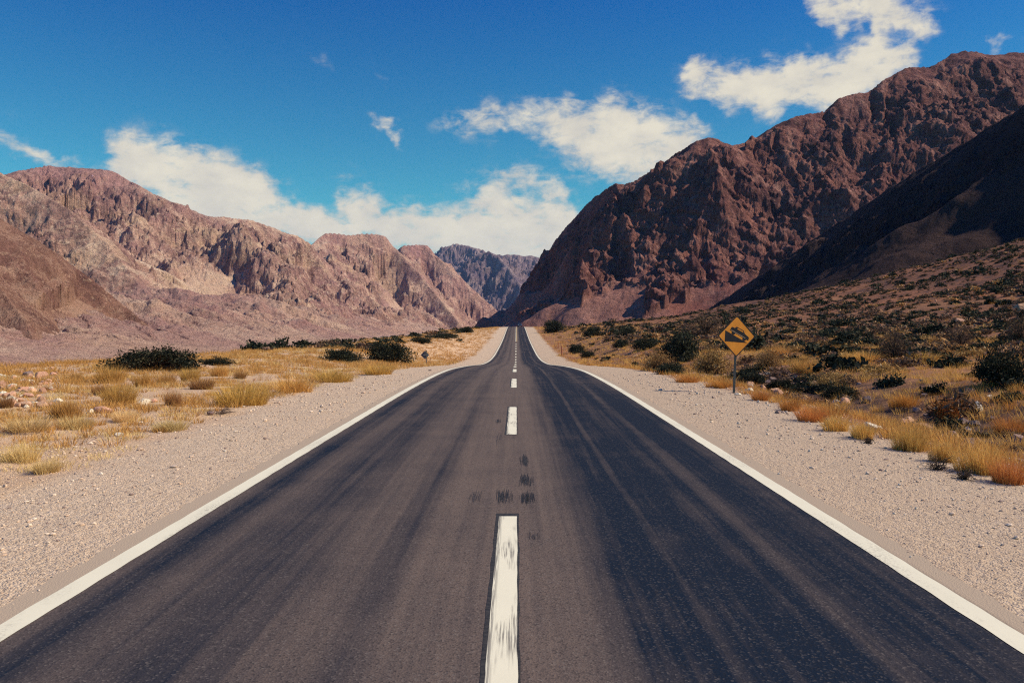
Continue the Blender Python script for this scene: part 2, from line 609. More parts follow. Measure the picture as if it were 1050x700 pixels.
def mat_ground():
    m, t = material('ground_soil')
    tc = t.n('ShaderNodeTexCoord').outputs['Object']
    gr = t.attr('gravel').outputs['Fac']
    rv = t.attr('river').outputs['Fac']
    rt = t.attr('right').outputs['Fac']
    fn = t.attr('fan').outputs['Fac']
    big = t.noise(tc, 0.35, 6, 0.6).outputs['Fac']
    mid = t.noise(tc, 2.6, 6, 0.62).outputs['Fac']
    fine = t.noise(tc, 22, 5, 0.65).outputs['Fac']
    # pebbly gravel
    vo = t.voro(tc, 58.0)
    vo2 = t.voro(tc, 17.0)
    sc = t.n('ShaderNodeSeparateColor')
    t.link(vo.outputs['Color'], sc.inputs[0])
    sc2 = t.n('ShaderNodeSeparateColor')
    t.link(vo2.outputs['Color'], sc2.inputs[0])
    g = t.mix(t.mapr(sc.outputs[0], 0, 1, 0, 0.9), (0.40, 0.288, 0.195), (0.76, 0.585, 0.405))
    g = t.mix(t.mapr(sc.outputs[1], 0.74, 0.95, 0, 0.7), g, (0.19, 0.145, 0.115))
    g = t.mix(t.mapr(sc2.outputs[0], 0.6, 1.0, 0, 0.35), g, (0.70, 0.56, 0.43))
    g = t.mix(t.mapr(big, 0.35, 0.7, 0, 0.35), g, (0.55, 0.385, 0.26))
    g = t.mix(t.mapr(mid, 0.4, 0.75, 0, 0.3), g, (0.44, 0.32, 0.225))
    g = t.mix(t.math('MULTIPLY', rt, 0.26), g, (0.22, 0.17, 0.135))
    # left soil: pinkish
    ls = t.mix(t.mapr(mid, 0.3, 0.7), (0.54, 0.36, 0.23), (0.42, 0.23, 0.14))
    ls = t.mix(t.mapr(fine, 0.4, 0.7, 0, 0.55), ls, (0.60, 0.43, 0.29))
    ls = t.mix(t.mapr(big, 0.40, 0.62, 0, 0.6), ls, (0.56, 0.345, 0.15))
    ls = t.mix(0.4, ls, g)
    # right soil: redder and darker
    rs = t.mix(t.mapr(mid, 0.35, 0.65), (0.30, 0.15, 0.08), (0.15, 0.066, 0.045))
    rs = t.mix(t.mapr(big, 0.42, 0.62, 0, 0.65), rs, (0.40, 0.19, 0.08))
    rs = t.mix(t.math('MULTIPLY', t.attr('ditch').outputs['Fac'], t.mapr(t.noise(tc, 1.3, 5, 0.65).outputs['Fac'], 0.35, 0.55)), rs, (0.055, 0.034, 0.03))
    rs = t.mix(t.mapr(fine, 0.45, 0.75, 0, 0.35), rs, (0.30, 0.18, 0.12))
    # fan: brown red with scrubby mottling
    nf = t.noise(tc, 0.09, 6, 0.65).outputs['Fac']
    nf2 = t.noise(tc, 0.5, 6, 0.7).outputs['Fac']
    fs = t.mix(t.mapr(nf, 0.38, 0.60), (0.14, 0.062, 0.04), (0.32, 0.13, 0.062))
    fs = t.mix(t.mapr(nf2, 0.48, 0.62, 0, 0.8), fs, (0.060, 0.038, 0.034))
    fs = t.mix(t.mapr(t.noise(tc, 1.6, 5, 0.7).outputs['Fac'], 0.46, 0.62, 0, 0.7), fs, (0.05, 0.032, 0.03))
    fs = t.mix(t.mapr(t.noise(tc, 0.028, 4, 0.6).outputs['Fac'], 0.55, 0.65, 0, 0.5), fs, (0.30, 0.15, 0.07))
    col = t.mix(rt, ls, rs)
    col = t.mix(fn, col, fs)
    rvc = t.mix(t.mapr(mid, 0.3, 0.7), (0.25, 0.185, 0.155), (0.33, 0.24, 0.19))
    col = t.mix(rv, col, rvc)
    col = t.mix(gr, col, g)
    h = t.math('ADD', t.math('MULTIPLY', vo.outputs['Distance'], -0.5), t.math('MULTIPLY', vo2.outputs['Distance'], -0.6))
    h = t.math('ADD', h, t.math('MULTIPLY', fine, 0.6))
    h = t.math('ADD', h, t.math('MULTIPLY', mid, 1.2))
    nb = t.bump(h, 0.75, 0.035)
    t.out(col, 0.95, nb, 0.1)
    return m


def mat_rock_slope(name, pal, scale=1.0, bump=1.0, streak=0.0):
    """pal: dark rock, mid rock, scree, pale band, summit tint"""
    m, t = material(name)
    tc = t.n('ShaderNodeTexCoord').outputs['Object']
    geo = t.n('ShaderNodeNewGeometry')
    sp = t.n('ShaderNodeSeparateXYZ')
    t.link(geo.outputs['True Normal'], sp.inputs[0])
    nz = sp.outputs[2]
    sq = t.mapping(tc, scale=(1, 1, 0.55))
    n1 = t.noise(sq, 0.0042 * scale, 8, 0.6, 0.6).outputs['Fac']
    n2 = t.noise(sq, 0.016 * scale, 8, 0.65, 0.8).outputs['Fac']
    n3 = t.noise(tc, 0.07 * scale, 7, 0.68).outputs['Fac']
    v1 = t.voro(t.vm('ADD', sq, t.vm('MULTIPLY', t.noise(tc, 0.03 * scale, 4).outputs['Color'], (40 / scale, 40 / scale, 40 / scale))), 0.03 * scale, 'F1', 3)
    gul = t.attr('gully').outputs['Fac']
    steep = t.mapr(t.math('ADD', nz, t.math('MULTIPLY', t.math('SUBTRACT', n2, 0.5), 0.55)), 0.70, 0.90, 1, 0, True)
    tal = t.attr('talus').outputs['Fac']
    steep = t.math('MULTIPLY', steep, t.math('SUBTRACT', 1.0, t.math('MULTIPLY', tal, 0.9)))
    rock = t.mix(t.mapr(n2, 0.36, 0.62), pal[0], pal[1])
    rock = t.mix(t.mapr(n3, 0.5, 0.72, 0, 0.5), rock, tuple(min(1, c * 1.7) for c in pal[1]))
    scree = t.mix(t.mapr(n1, 0.38, 0.62), pal[2], pal[3])
    scree = t.mix(t.mapr(n3, 0.42, 0.7, 0, 0.5), scree, pal[1])
    col = t.mix(steep, scree, rock)
    col = t.mix(t.math('MULTIPLY', t.mapr(n2, 0.53, 0.66), 0.6), col, pal[3])
    n4 = t.noise(t.vm('ADD', sq, (900, 300, 70)), 0.007 * scale, 7, 0.62, 0.8).outputs['Fac']
    keep = t.math('SUBTRACT', 1.0, t.math('MULTIPLY', tal, 0.8))
    col = t.mix(t.math('MULTIPLY', t.math('MULTIPLY', t.mapr(n1, 0.50, 0.60), 0.6), keep), col, t.mix(0.35, pal[0], pal[1]))
    col = t.mix(t.math('MULTIPLY', t.mapr(n4, 0.52, 0.62), 0.55), col, pal[5])
    col = t.mix(t.math('MULTIPLY', t.mapr(n4, 0.47, 0.38), 0.5), col, pal[6])
    fl = t.noise(t.mapping(tc, scale=(1, 1, 0.7)), 0.11 * scale, 6, 0.75, 1.0).outputs['Fac']
    col = t.mix(t.math('MULTIPLY', t.mapr(fl, 0.545, 0.63), t.math('MULTIPLY', keep, 0.85)), col, pal[0])
    col = t.mix(t.math('MULTIPLY', t.mapr(fl, 0.44, 0.35), t.math('MULTIPLY', keep, 0.75)), col, pal[3])
    # scree chutes down the gullies
    if streak > 0:
        col = t.mix(t.math('MULTIPLY', t.mapr(gul, 0.5, 0.95), streak), col, pal[2])
    tint = t.attr('tint').outputs['Fac']
    col = t.mix(tint, col, t.mix(0.5, pal[4], t.mix(t.mapr(n3, 0.4, 0.65), pal[4], pal[0])))
    rm = t.n('ShaderNodeTexNoise')
    rm.noise_type = 'RIDGED_MULTIFRACTAL'
    t.set(rm.inputs['Vector'], t.mapping(tc, scale=(1, 1, 0.6)))
    rm.inputs['Scale'].default_value = 0.022 * scale
    rm.inputs['Detail'].default_value = 7
    rm.inputs['Roughness'].default_value = 0.6
    rm.inputs['Distortion'].default_value = 0.5
    h = t.math('ADD', t.math('MULTIPLY', n3, 0.7), t.math('MULTIPLY', v1.outputs['Distance'], 0.5))
    h = t.math('MULTIPLY_ADD', t.math('MULTIPLY', rm.outputs['Fac'], t.math('SUBTRACT', 1.0, t.math('MULTIPLY', tal, 0.8))), 0.55, h)
    h2 = t.noise(tc, 0.35 * scale, 6, 0.7).outputs['Fac']
    nb = t.bump(h, 1.0 * bump, 24.0 / scale)
    nb = t.bump(h2, 0.8 * bump, 4.5 / scale, nb)
    t.out(col, 0.95, nb, 0.05)
    return m


def mat_simple(name, c1, c2, scale=6.0, rough=0.8, spec=0.2, rnd=0.0, metal=0.0, bump=0.0, bdist=0.01):
    m, t = material(name)
    tc = t.n('ShaderNodeTexCoord').outputs['Object']
    n = t.noise(tc, scale, 5, 0.6).outputs['Fac']
    col = t.mix(t.mapr(n, 0.3, 0.7), c1, c2)
    if rnd > 0:
        oi = t.n('ShaderNodeObjectInfo')
        hv = t.n('ShaderNodeHueSaturation')
        t.link(col, hv.inputs['Color'])
        t.link(t.mapr(oi.outputs['Random'], 0, 1, 1 - rnd, 1 + rnd), hv.inputs['Value'])
        r2 = t.math('FRACT', t.math('MULTIPLY', oi.outputs['Random'], 7.31))
        t.link(t.mapr(r2, 0, 1, 0.5 - 0.035 * rnd, 0.5 + 0.02 * rnd), hv.inputs['Hue'])
        col = hv.outputs[0]
    nb = t.bump(n, bump, bdist) if bump else None
    t.out(col, rough, nb, spec, metal)
    return m


def mat_leafy(name, c1, c2, rnd=0.25, trans=0.25, c3=None):
    """foliage or grass: colour varies blade by blade (mesh attribute) and object by object"""
    m, t = material(name)
    v = t.attr('var').outputs['Fac']
    col = t.mix(v, c1, c2)
    if c3:
        col = t.mix(t.mapr(v, 0.75, 1.0), col, c3)
    oi = t.n('ShaderNodeObjectInfo')
    hv = t.n('ShaderNodeHueSaturation')
    t.link(col, hv.inputs['Color'])
    t.link(t.mapr(oi.outputs['Random'], 0, 1, 1 - rnd, 1 + rnd), hv.inputs['Value'])
    r2 = t.math('FRACT', t.math('MULTIPLY', oi.outputs['Random'], 7.31))
    t.link(t.mapr(r2, 0, 1, 0.49, 0.508), hv.inputs['Hue'])
    col = hv.outputs[0]
    d = t.n('ShaderNodeBsdfDiffuse')
    t.link(col, d.inputs[0])
    tr = t.n('ShaderNodeBsdfTranslucent')
    t.link(col, tr.inputs[0])
    mx = t.n('ShaderNodeMixShader')
    mx.inputs[0].default_value = trans
    t.link(d.outputs[0], mx.inputs[1])
    t.link(tr.outputs[0], mx.inputs[2])
    o = t.n('ShaderNodeOutputMaterial')
    t.link(mx.outputs[0], o.inputs[0])
    return m


M_ASPHALT = mat_asphalt()
M_WHITE = mat_paint('white_road_paint', (0.70, 0.65, 0.49))
M_WHITE_EDGE = mat_paint('white_edge_paint', (0.68, 0.63, 0.475), 0.3, True)
M_YELLOW = mat_paint('yellow_road_paint', (0.52, 0.36, 0.14), 0.5)
M_TYRE_MARK = mat_simple('tyre_rubber_mark', (0.012, 0.013, 0.016), (0.05, 0.045, 0.043), 30)
M_GROUND = mat_ground()
M_GRASS = mat_leafy('dry_golden_grass', (0.44, 0.235, 0.06), (0.76, 0.47, 0.15), 0.2, 0.3)
M_GRASS_PALE = mat_leafy('pale_straw_grass', (0.58, 0.38, 0.15), (0.84, 0.62, 0.30), 0.18, 0.3)
M_GRASS_ORANGE = mat_leafy('rusty_orange_grass', (0.38, 0.145, 0.04), (0.64, 0.31, 0.09), 0.22, 0.3)
M_GRASS_BROWN = mat_leafy('brown_dead_grass', (0.26, 0.12, 0.055), (0.52, 0.29, 0.11), 0.22)
M_LEAF_DARK = mat_leafy('dark_green_leaves', (0.012, 0.016, 0.015), (0.050, 0.054, 0.036), 0.3, 0.15, (0.105, 0.095, 0.055))
M_LEAF_GREY = mat_leafy('grey_purple_twigs_leaves', (0.08, 0.055, 0.045), (0.20, 0.125, 0.085), 0.3, 0.1, (0.36, 0.22, 0.11))
M_LEAF_BLOND = mat_leafy('blond_scrub_leaves', (0.24, 0.125, 0.05), (0.50, 0.30, 0.12), 0.25, 0.2, (0.62, 0.43, 0.22))
M_TWIG = mat_simple('dry_twig_bark', (0.055, 0.04, 0.032), (0.13, 0.085, 0.06), 9, 0.9, 0.05, 0.2)
M_ROCK_PALE = mat_simple('pale_rock', (0.56, 0.47, 0.35), (0.74, 0.65, 0.50), 5, 0.9, 0.1, 0.1, 0, 0.5, 0.03)
M_ROCK_RED = mat_simple('reddish_rock', (0.36, 0.19, 0.12), (0.58, 0.36, 0.24), 4, 0.9, 0.1, 0.28, 0, 0.6, 0.03)
M_ROCK_GREY = mat_simple('grey_purple_rock', (0.15, 0.10, 0.09), (0.33, 0.23, 0.19), 4, 0.9, 0.1, 0.35, 0, 0.6, 0.03)

# ------------------------------------------------------------------ ground sheet
def axis(parts):
    out = []
    for a, b, n in parts:
        out.append(np.linspace(a, b, n, endpoint=False))
    out.append(np.array([parts[-1][1]]))
    return np.concatenate(out)


gx = axis([(-9000, -700, 14), (-700, -120, 30), (-120, -40, 40), (-40, -18, 60), (-18, -7, 75), (-7, 7, 112), (7, 18, 75), (18, 50, 90), (50, 170, 120), (170, 700, 40), (700, 9000, 14)])
gy = axis([(-400, -40, 12), (-40, 3, 40), (3, 30, 230), (30, 70, 130), (70, 150, 130), (150, 330, 150), (330, 500, 60), (500, 1500, 40), (1500, 16000, 24)])
GX, GY = np.meshgrid(gx, gy, indexing='ij')
fx, fy = GX.ravel(), GY.ravel()
fz = ground_z(fx, fy)
me = mesh_np('ground', np.stack([fx, fy, fz], 1), [grid_faces(len(gx), len(gy))], smooth=True)
sw = shoulder_w(fx, fy)
add_attr(me, 'gravel', 1 - sstep(-0.35, 0.55, np.abs(fx) - sw + 0.35 * perlin(fx / 0.8, fy / 0.8, 41)))
add_attr(me, 'river', sstep(0.5, 12, bank_x(fy) - fx))
add_attr(me, 'right', sstep(0, 1, fx))
add_attr(me, 'fan', sstep(13, 34, fx + 5 * perlin(fx / 12, fy / 12, 42)) * (0.45 + 0.55 * sstep(28, 60, fx)))
add_attr(me, 'ditch', np.exp(-((fx - 10.2) / 2.4) ** 2) * sstep(6.6, 7.6, fx) * sstep(52, 36, fy))
tag(obj('ground', me, M_GROUND), kind='structure')

# ------------------------------------------------------------------ road
ry = axis([(-14, 60, 900), (60, 200, 260), (200, 420, 160), (420, 620, 40)])


def ribbon(name, x0, x1, ys, lift, mat, nx=2, jitter=0.0, seed=0, parent=None):
    xs = np.linspace(0, 1, nx)
    V = []
    for j, s in enumerate(xs):
        xx = x0 + (x1 - x0) * s + (jitter * perlin(ys / 0.35, ys * 0 + j * 5.3, seed) if (jitter and j in (0, nx - 1)) else 0)
        V.append(np.stack([xx + 0 * ys, ys, road_z(ys) + lift], 1))
    V = np.concatenate(V)
    me = mesh_np(name, V, [grid_faces(nx, len(ys))[:, ::-1]], smooth=True)
    return obj(name, me, mat, parent)


tag(ribbon('road', -ROAD_HALF, ROAD_HALF, ry, 0.0, M_ASPHALT, 9, 0.05, 3), kind='structure')
fine_y = axis([(-14, 60, 900), (60, 200, 300), (200, 420, 160)])
for sgn in (-1, 1):
    a, b = sorted((sgn * 2.885, sgn * 3.055))
    e = ribbon('edge_line', a, b, fine_y, 0.004, M_WHITE_EDGE, 2, 0.007, 5 + sgn)
    tag(e, kind='structure')
k = 0
for y0 in np.arange(-7.25, 172, 10.6):
    ys = np.linspace(y0, y0 + 4.65, 24)
    e = ribbon('centre_dash', -0.085, 0.085, ys, 0.004, M_WHITE, 2, 0.006, 60 + k)
    tag(e, kind='structure')
    if y0 < 40:
        s = ribbon('dash_backing', -0.112, 0.100, np.linspace(y0 - 0.05, y0 + 4.78, 24), 0.002, M_TYRE_MARK, 2, 0.012, 90 + k)
        tag(s, kind='structure')
    k += 1
ys = np.linspace(178, 420, 160)
tag(ribbon('centre_line', -0.13, 0.02, ys, 0.004, M_WHITE, 2, 0.006, 77), kind='structure')
tag(ribbon('centre_line', 0.10, 0.24, ys, 0.004, M_YELLOW, 2, 0.006, 78), kind='structure')


# scuffs of rubber on the asphalt near the centre line: clusters of thin streaks
M_FAINT = mat_simple('faint_rubber_mark', (0.055, 0.046, 0.045), (0.08, 0.064, 0.058), 30)


def scuff(x, y, w, l, n, seed, faint=False):
    n = int(n * (4 if faint else 7))
    r = np.random.default_rng(seed)
    V = []
    F = []
    for i in range(n):
        xx = x + r.normal(0, w * 0.3)
        yy = y + r.uniform(-l * .25, l * .25)
        ll = l * r.uniform(0.4, 0.95)
        hw = r.uniform(0.0008, 0.0026)
        sk = r.uniform(-0.003, 0.003)
        yv = np.linspace(yy - ll / 2, yy + ll / 2, 5)
        wv = hw * np.array([0.15, 1, 0.8, 1, 0.1])
        b = len(V)
        for a, q, s in zip(yv, wv, np.linspace(-1, 1, 5)):
            V.append((xx - q + sk * s, a, float(road_z(a)) + 0.0025))
            V.append((xx + q + sk * s, a, float(road_z(a)) + 0.0025))
        for j in range(4):
            F.append((b + 2 * j, b + 2 * j + 1, b + 2 * j + 3, b + 2 * j + 2))
    me = mesh_np('tyre_mark', np.array(V), [np.array(F)])
    o = obj('tyre_mark', me, M_FAINT if faint else M_TYRE_MARK)
    o['kind'] = 'structure'


def road_at(px, py):
    d = ray(px, py)
    y = 6.0
    for _ in range(30):
        kz = (float(road_z(y)) - CAMZ) / d.z
        y = d.y * kz
    return CAMX + d.x * kz, y


for i, (px, py, w, l, n) in enumerate([(538, 472, .10, .9, 8), (539, 492, .12, .7, 10), (540, 510, .12, .6, 10), (517, 508, .16, .7, 7), (547, 549, .09, .25, 7),
                                       (487, 510, .09, .7, 5), (511, 450, .08, 1.2, 3), (511, 432, .06, .8, 3)]):
    x, y = road_at(px, py)
    scuff(x, y, w, l, n, 300 + i, i in (4, 5, 6))


# the one crack that runs between two dashes
ys = np.linspace(14.2, 18.3, 60)
cx_ = 0.0 + 0.035 * perlin(ys / 0.35, ys * 0, 8) + 0.012 * perlin(ys / 0.08, ys * 0, 9) - 0.02
cw_ = 0.006 + 0.005 * perlin(ys / 0.2, ys * 0, 10)
V = np.concatenate([np.stack([cx_ - cw_, ys, road_z(ys) + 0.0022], 1), np.stack([cx_ + cw_, ys, road_z(ys) + 0.0022], 1)])
o = obj('road_crack', mesh_np('road_crack', V, [grid_faces(2, len(ys))[:, ::-1]]), M_TYRE_MARK)
o['kind'] = 'structure'

# ------------------------------------------------------------------ mountains
def poly_dist(x, y, P, slope=0.0):
    """distance to a 3D crest line in plan, height and running length at the nearest point, and side"""
    P = np.array(P)
    best = np.full(x.shape, 1e12)
    dist = np.full(x.shape, 1e12)
    H = np.zeros(x.shape)
    Sx = np.zeros(x.shape)
    side = np.zeros(x.shape)
    s0 = 0.0
    for a, b in zip(P[:-1], P[1:]):
        dx, dy = b[0] - a[0], b[1] - a[1]
        L = math.hypot(dx, dy)
        t = np.clip(((x - a[0]) * dx + (y - a[1]) * dy) / (L * L), 0, 1)
        d = np.hypot(x - a[0] - t * dx, y - a[1] - t * dy)
        sc = d * slope - (a[2] + t * (b[2] - a[2])) if slope else d
        m = sc < best
        best = np.where(m, sc, best)
        dist = np.where(m, d, dist)
        H = np.where(m, a[2] + t * (b[2] - a[2]), H)
        Sx = np.where(m, s0 + t * L, Sx)
        side = np.where(m, np.sign(dx * (y - a[1]) - dy * (x - a[0])), side)
        s0 += L
    return dist, H, Sx, side


def crest(pts):
    return [at(px, py, z) for px, py, z in pts]


def massif(name, px0, px1, y0, y1, na, nr, ridges, mat, floor=-60.0, seed=0, rough=1.0, tintf=None, cells=45.0, apron=None, rk=1.0, sel=0.5):
    """a polar-spaced height field; ridges = (crest points, steep slope, talus slope, cliff depth, gully spacing, gully depth)"""
    a0 = math.atan2(ray(px0, 331).x, ray(px0, 331).y)
    a1 = math.atan2(ray(px1, 331).x, ray(px1, 331).y)
    A = np.linspace(a0, a1, na)
    R = np.geomspace(y0, y1, nr)
    AA, RR = np.meshgrid(A, R, indexing='ij')
    x = (RR * np.tan(AA)).ravel() + CAMX
    y = RR.ravel()
    wx = x + 26 * fbm(x / 160, y / 160, 4, seed + 90)
    wy = y + 26 * fbm(x / 160 + 9, y / 160 + 4, 4, seed + 91)
    vx = x + cells * 1.25 * fbm(x / (cells * 5), y / (cells * 5), 5, seed + 92, 0.48)
    vy = y + cells * 1.25 * fbm(x / (cells * 5) + 9, y / (cells * 5) + 4, 5, seed + 93, 0.48)
    big = cells * 0.75 * fbm(x / (cells * 7), y / (cells * 7), 3, seed + 94)
    z = np.full(x.shape, -1e9)
    G = np.zeros(x.shape)
    TQ = np.zeros(x.shape)
    dmin = np.full(x.shape, 1e9)
    for i, (pts, s1, s2, cd, lam, gd, *spur) in enumerate(ridges):
        P = crest(pts)
        d, H, S, sd = poly_dist(wx, wy, P, sel * (s1 + s2))
        d0, H0, _, _ = poly_dist(x, y, P, sel * (s1 + s2))
        k = sstep(0, 60, d0)
        d = d0 * (1 - k) + d * k
        H = H0 * (1 - k) + H * k
        if spur and spur[0] == 'cap':
            # the crest breaks off steeply before its first point
            ex, ey = P[1][0] - P[0][0], P[1][1] - P[0][1]
            el = math.hypot(ex, ey)
            along = ((x - P[0][0]) * ex + (y - P[0][1]) * ey) / el
            H = H - 1.3 * np.clip(-along, 0, 4000)
            dmin = np.minimum(dmin, d0)
        elif spur and spur[0] == 'talus':
            pass
        elif spur:
            d, H, S, sd = poly_dist(vx, vy, P, sel * (s1 + s2))
            H = H + big * sstep(0, 90, dmin) - 14 * (1 - sstep(0, 60, dmin))
        else:
            dmin = np.minimum(dmin, d0)
        # steep upper rocks over gentler scree
        fall = np.where(d < cd, s1 * d, s1 * cd + s2 * (d - cd))
        q = np.clip((d - cd * rk + 60) / 120, 0, 1)
        sw_ = S / lam + 0.75 * fbm(x / 150, y / 150, 5, seed + 5, 0.55) + sd * 7.7
        g1 = np.abs(perlin(sw_, d / (lam * 5) + i * 3.1, seed + 10 + i))
        g2 = np.abs(perlin(sw_ * 2.3 + 4, d / (lam * 2.2), seed + 30 + i))
        g3 = np.abs(perlin(sw_ * 5.1 + 8, d / (lam * 1.2), seed + 50 + i))
        gl = (0.62 * np.sqrt(g1 + 0.003) + 0.26 * np.sqrt(g2 + 0.003) + 0.08 * np.sqrt(g3 + 0.003))
        amp = gd * sstep(0, 110, d) * (1 - 0.72 * q)
        h = H - fall + amp * (gl - 0.55)
        G = np.where(h > z, np.clip(1.2 - gl * 1.2, 0, 1), G)
        TQ = np.where(h > z, sstep(cd * 0.9 * rk, cd * 1.25 * rk + 20, d + 30 * fbm(x / 70, y / 70, 3, seed + 6)), TQ)
        z = np.maximum(z, h)
    am = (0.22 + 0.78 * sstep(5, 80, dmin)) * (1 - 0.86 * TQ)
    rr = ridged(x / (cells * 3.1), y / (cells * 3.1), 6, seed + 70, 0.58) - 1.05
    ux = x / cells + 0.6 * fbm(x / 60, y / 60, 4, seed + 3)
    uy = y / (cells * 1.7) + 0.6 * fbm(x / 60, y / 60, 4, seed + 4)
    w1, w2 = worley(ux, uy, seed + 77)
    v1, v2 = worley(ux * 2.6 + 3, uy * 2.6 + 5, seed + 78)
    z = z + rough * am * cells * (0.35 * big / (cells * 0.75) * sstep(20, 120, dmin) + 0.34 * rr + 0.30 * (np.minimum(w2 - w1, 0.5) - 0.3) + 0.17 * (np.minimum(v2 - v1, 0.45) - 0.25) + 0.07 * fbm(x / (cells * 0.3), y / (cells * 0.3), 4, seed + 80, 0.6))
    if apron:
        foot, sl0, top = apron
        u = np.clip(foot + 25 * perlin(y / 170, y * 0, seed + 7) + 9 * perlin(y / 50, y * 0, seed + 8) - x, -80, 4000)
        q = np.abs(perlin(y / 120 + 0.25 * fbm(x / 90, y / 90, 3, seed), u / 500, seed + 12)) + 0.45 * np.abs(perlin(y / 42, u / 260, seed + 13))
        ap = RIVER - 1.5 + top * (1 - np.exp(-np.clip(u, 0, 4000) * sl0 / top)) + np.clip(u, -80, 0) * 0.5
        ap = ap + np.clip(u, 0, 200) * 0.20 * (q - 0.4) + sstep(0, 120, u) * (4.5 * fbm(x / 30, y / 30, 5, seed + 14, 0.6))
        on = ap > z
        G = np.where(on, np.clip(1.25 - 1.5 * q, 0, 1), G)
        TQ = np.where(on, 0.15 + 0.4 * sstep(0.3, 0.8, q), TQ)
        z = np.maximum(z, ap)
    z = np.maximum(z, floor + 3 * perlin(x / 90, y / 90, seed))
    lam_z = cells * 0.42
    tilt = z + 0.55 * x + 0.3 * y + 0.8 * cells * perlin(x / (cells * 5), y / (cells * 5), seed + 41)
    led = perlin(tilt / lam_z, (x + y) / (cells * 4), seed + 42) + 0.6 * perlin(tilt / (lam_z * 0.45), (x - y) / (cells * 1.3), seed + 43)
    sid = perlin(tilt / (lam_z * 0.8) + 50, (x + y) / (cells * 2), seed + 44)
    k = rough * cells * 0.12 * (1 - 0.9 * TQ) * sstep(8, 60, dmin)
    rad_ = np.hypot(x, y)
    ux_, uy_ = x / rad_, y / rad_
    xn = x + k * (ux_ * led + uy_ * 0.7 * sid)
    yn = y + k * (uy_ * led - ux_ * 0.7 * sid)
    me = mesh_np(name, np.stack([xn, yn, z], 1), [grid_faces(na, nr)], smooth=True)
    add_attr(me, 'gully', G)
    add_attr(me, 'talus', TQ)
    tn = tintf(x, y, z) if tintf else np.zeros(x.shape)
    if apron:
        tn = np.maximum(tn, 0.28 * on)
    add_attr(me, 'tint', tn)
    o = obj(name, me, mat)
    o['kind'] = 'structure'
    return o


# palettes: dark rock, mid rock, scree, pale band, summit tint
PAL_LEFT = [(0.15, 0.080, 0.078), (0.54, 0.305, 0.24), (0.57, 0.35, 0.255), (0.82, 0.62, 0.44), (0.49, 0.255, 0.235), (0.72, 0.49, 0.32), (0.36, 0.185, 0.185)]
PAL_LEFT_NEAR = [(0.13, 0.062, 0.052), (0.30, 0.15, 0.11), (0.46, 0.26, 0.18), (0.54, 0.35, 0.24), (0.2, 0.1, 0.08), (0.38, 0.20, 0.135), (0.26, 0.12, 0.10)]
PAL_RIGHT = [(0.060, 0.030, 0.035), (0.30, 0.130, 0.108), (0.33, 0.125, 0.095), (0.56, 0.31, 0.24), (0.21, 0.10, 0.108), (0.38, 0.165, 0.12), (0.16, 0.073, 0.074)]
PAL_RIGHT_NEAR = [(0.024, 0.017, 0.020), (0.056, 0.035, 0.034), (0.070, 0.041, 0.037), (0.10, 0.060, 0.05), (0.05, 0.034, 0.035), (0.08, 0.048, 0.041), (0.04, 0.028, 0.03)]  # colours darkened to put this slope's shade into the rock
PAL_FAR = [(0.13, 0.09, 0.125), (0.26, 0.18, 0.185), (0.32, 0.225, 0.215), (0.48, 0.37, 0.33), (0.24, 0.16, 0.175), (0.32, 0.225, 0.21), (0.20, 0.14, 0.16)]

M_LEFT = mat_rock_slope('pink_tan_mountain_rock', PAL_LEFT, 1.0, 1.0, 0.35)
M_LEFT_NEAR = mat_rock_slope('brown_mountain_rock', PAL_LEFT_NEAR, 1.7, 1.0, 0.3)
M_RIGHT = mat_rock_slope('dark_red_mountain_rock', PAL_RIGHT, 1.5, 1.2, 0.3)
M_RIGHT_NEAR = mat_rock_slope('shaded_ridge_rock', PAL_RIGHT_NEAR, 2.2, 0.9, 0.5)
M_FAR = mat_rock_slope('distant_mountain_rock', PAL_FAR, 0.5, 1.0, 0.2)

left_main = [
    ([(-260, 230, 1900), (-150, 205, 2000), (-60, 188, 2100), (0, 180, 2150), (20, 174, 2150), (50, 170, 2200), (80, 172, 2200), (110, 174, 2200), (120, 178, 2200), (135, 187, 2180), (145, 191, 2150),
      (155, 197, 2150), (170, 204, 2180), (190, 212, 2250), (205, 219, 2300), (215, 221, 2300), (235, 223, 2350), (255, 225, 2400), (270, 230, 2420), (290, 237, 2450), (305, 242, 2500), (318, 250, 2500),
      (340, 285, 2450)], 0.62, 0.50, 260, 150, 85),
    ([(300, 268, 2650), (328, 243, 2850), (335, 239, 2900), (360, 240, 2950), (385, 239, 3000), (395, 242, 3000), (403, 252, 3000), (425, 275, 2900), (450, 305, 2750), (470, 330, 2600)], 0.85, 0.55, 220, 170, 70),
    ([(400, 262, 3450), (412, 252, 3450), (430, 250, 3500), (438, 251, 3500), (447, 262, 3480), (465, 277, 3400), (485, 296, 3350), (505, 314, 3300), (522, 333, 3250)], 0.8, 0.55, 240, 180, 70),
    ([(-190, 105, 2000), (-80, 142, 1650), (0, 177, 1430), (40, 196, 1400), (71, 215, 1365), (110, 250, 1310), (150, 300, 1230), (185, 350, 1160)], 0.66, 0.46, 130, 110, 40),
    ([(225, 232, 2250), (240, 234, 2080), (249, 235, 2000), (275, 262, 1900), (300, 300, 1800), (335, 350, 1700)], 0.8, 0.5, 170, 110, 45, 1),
    ([(120, 190, 2150), (150, 225, 2000), (170, 265, 1850), (200, 310, 1700), (235, 352, 1600)], 0.7, 0.5, 140, 100, 40, 1),
    ([(325, 250, 2800), (345, 280, 2500), (370, 315, 2300), (400, 345, 2150)], 0.7, 0.5, 150, 110, 45, 1),
    ([(150, 322, 1050), (185, 300, 1200), (240, 300, 1350), (300, 306, 1620), (370, 314, 2000), (440, 324, 2600), (480, 329, 3000)], 0.62, 0.42, 120, 70, 26, 1),
]
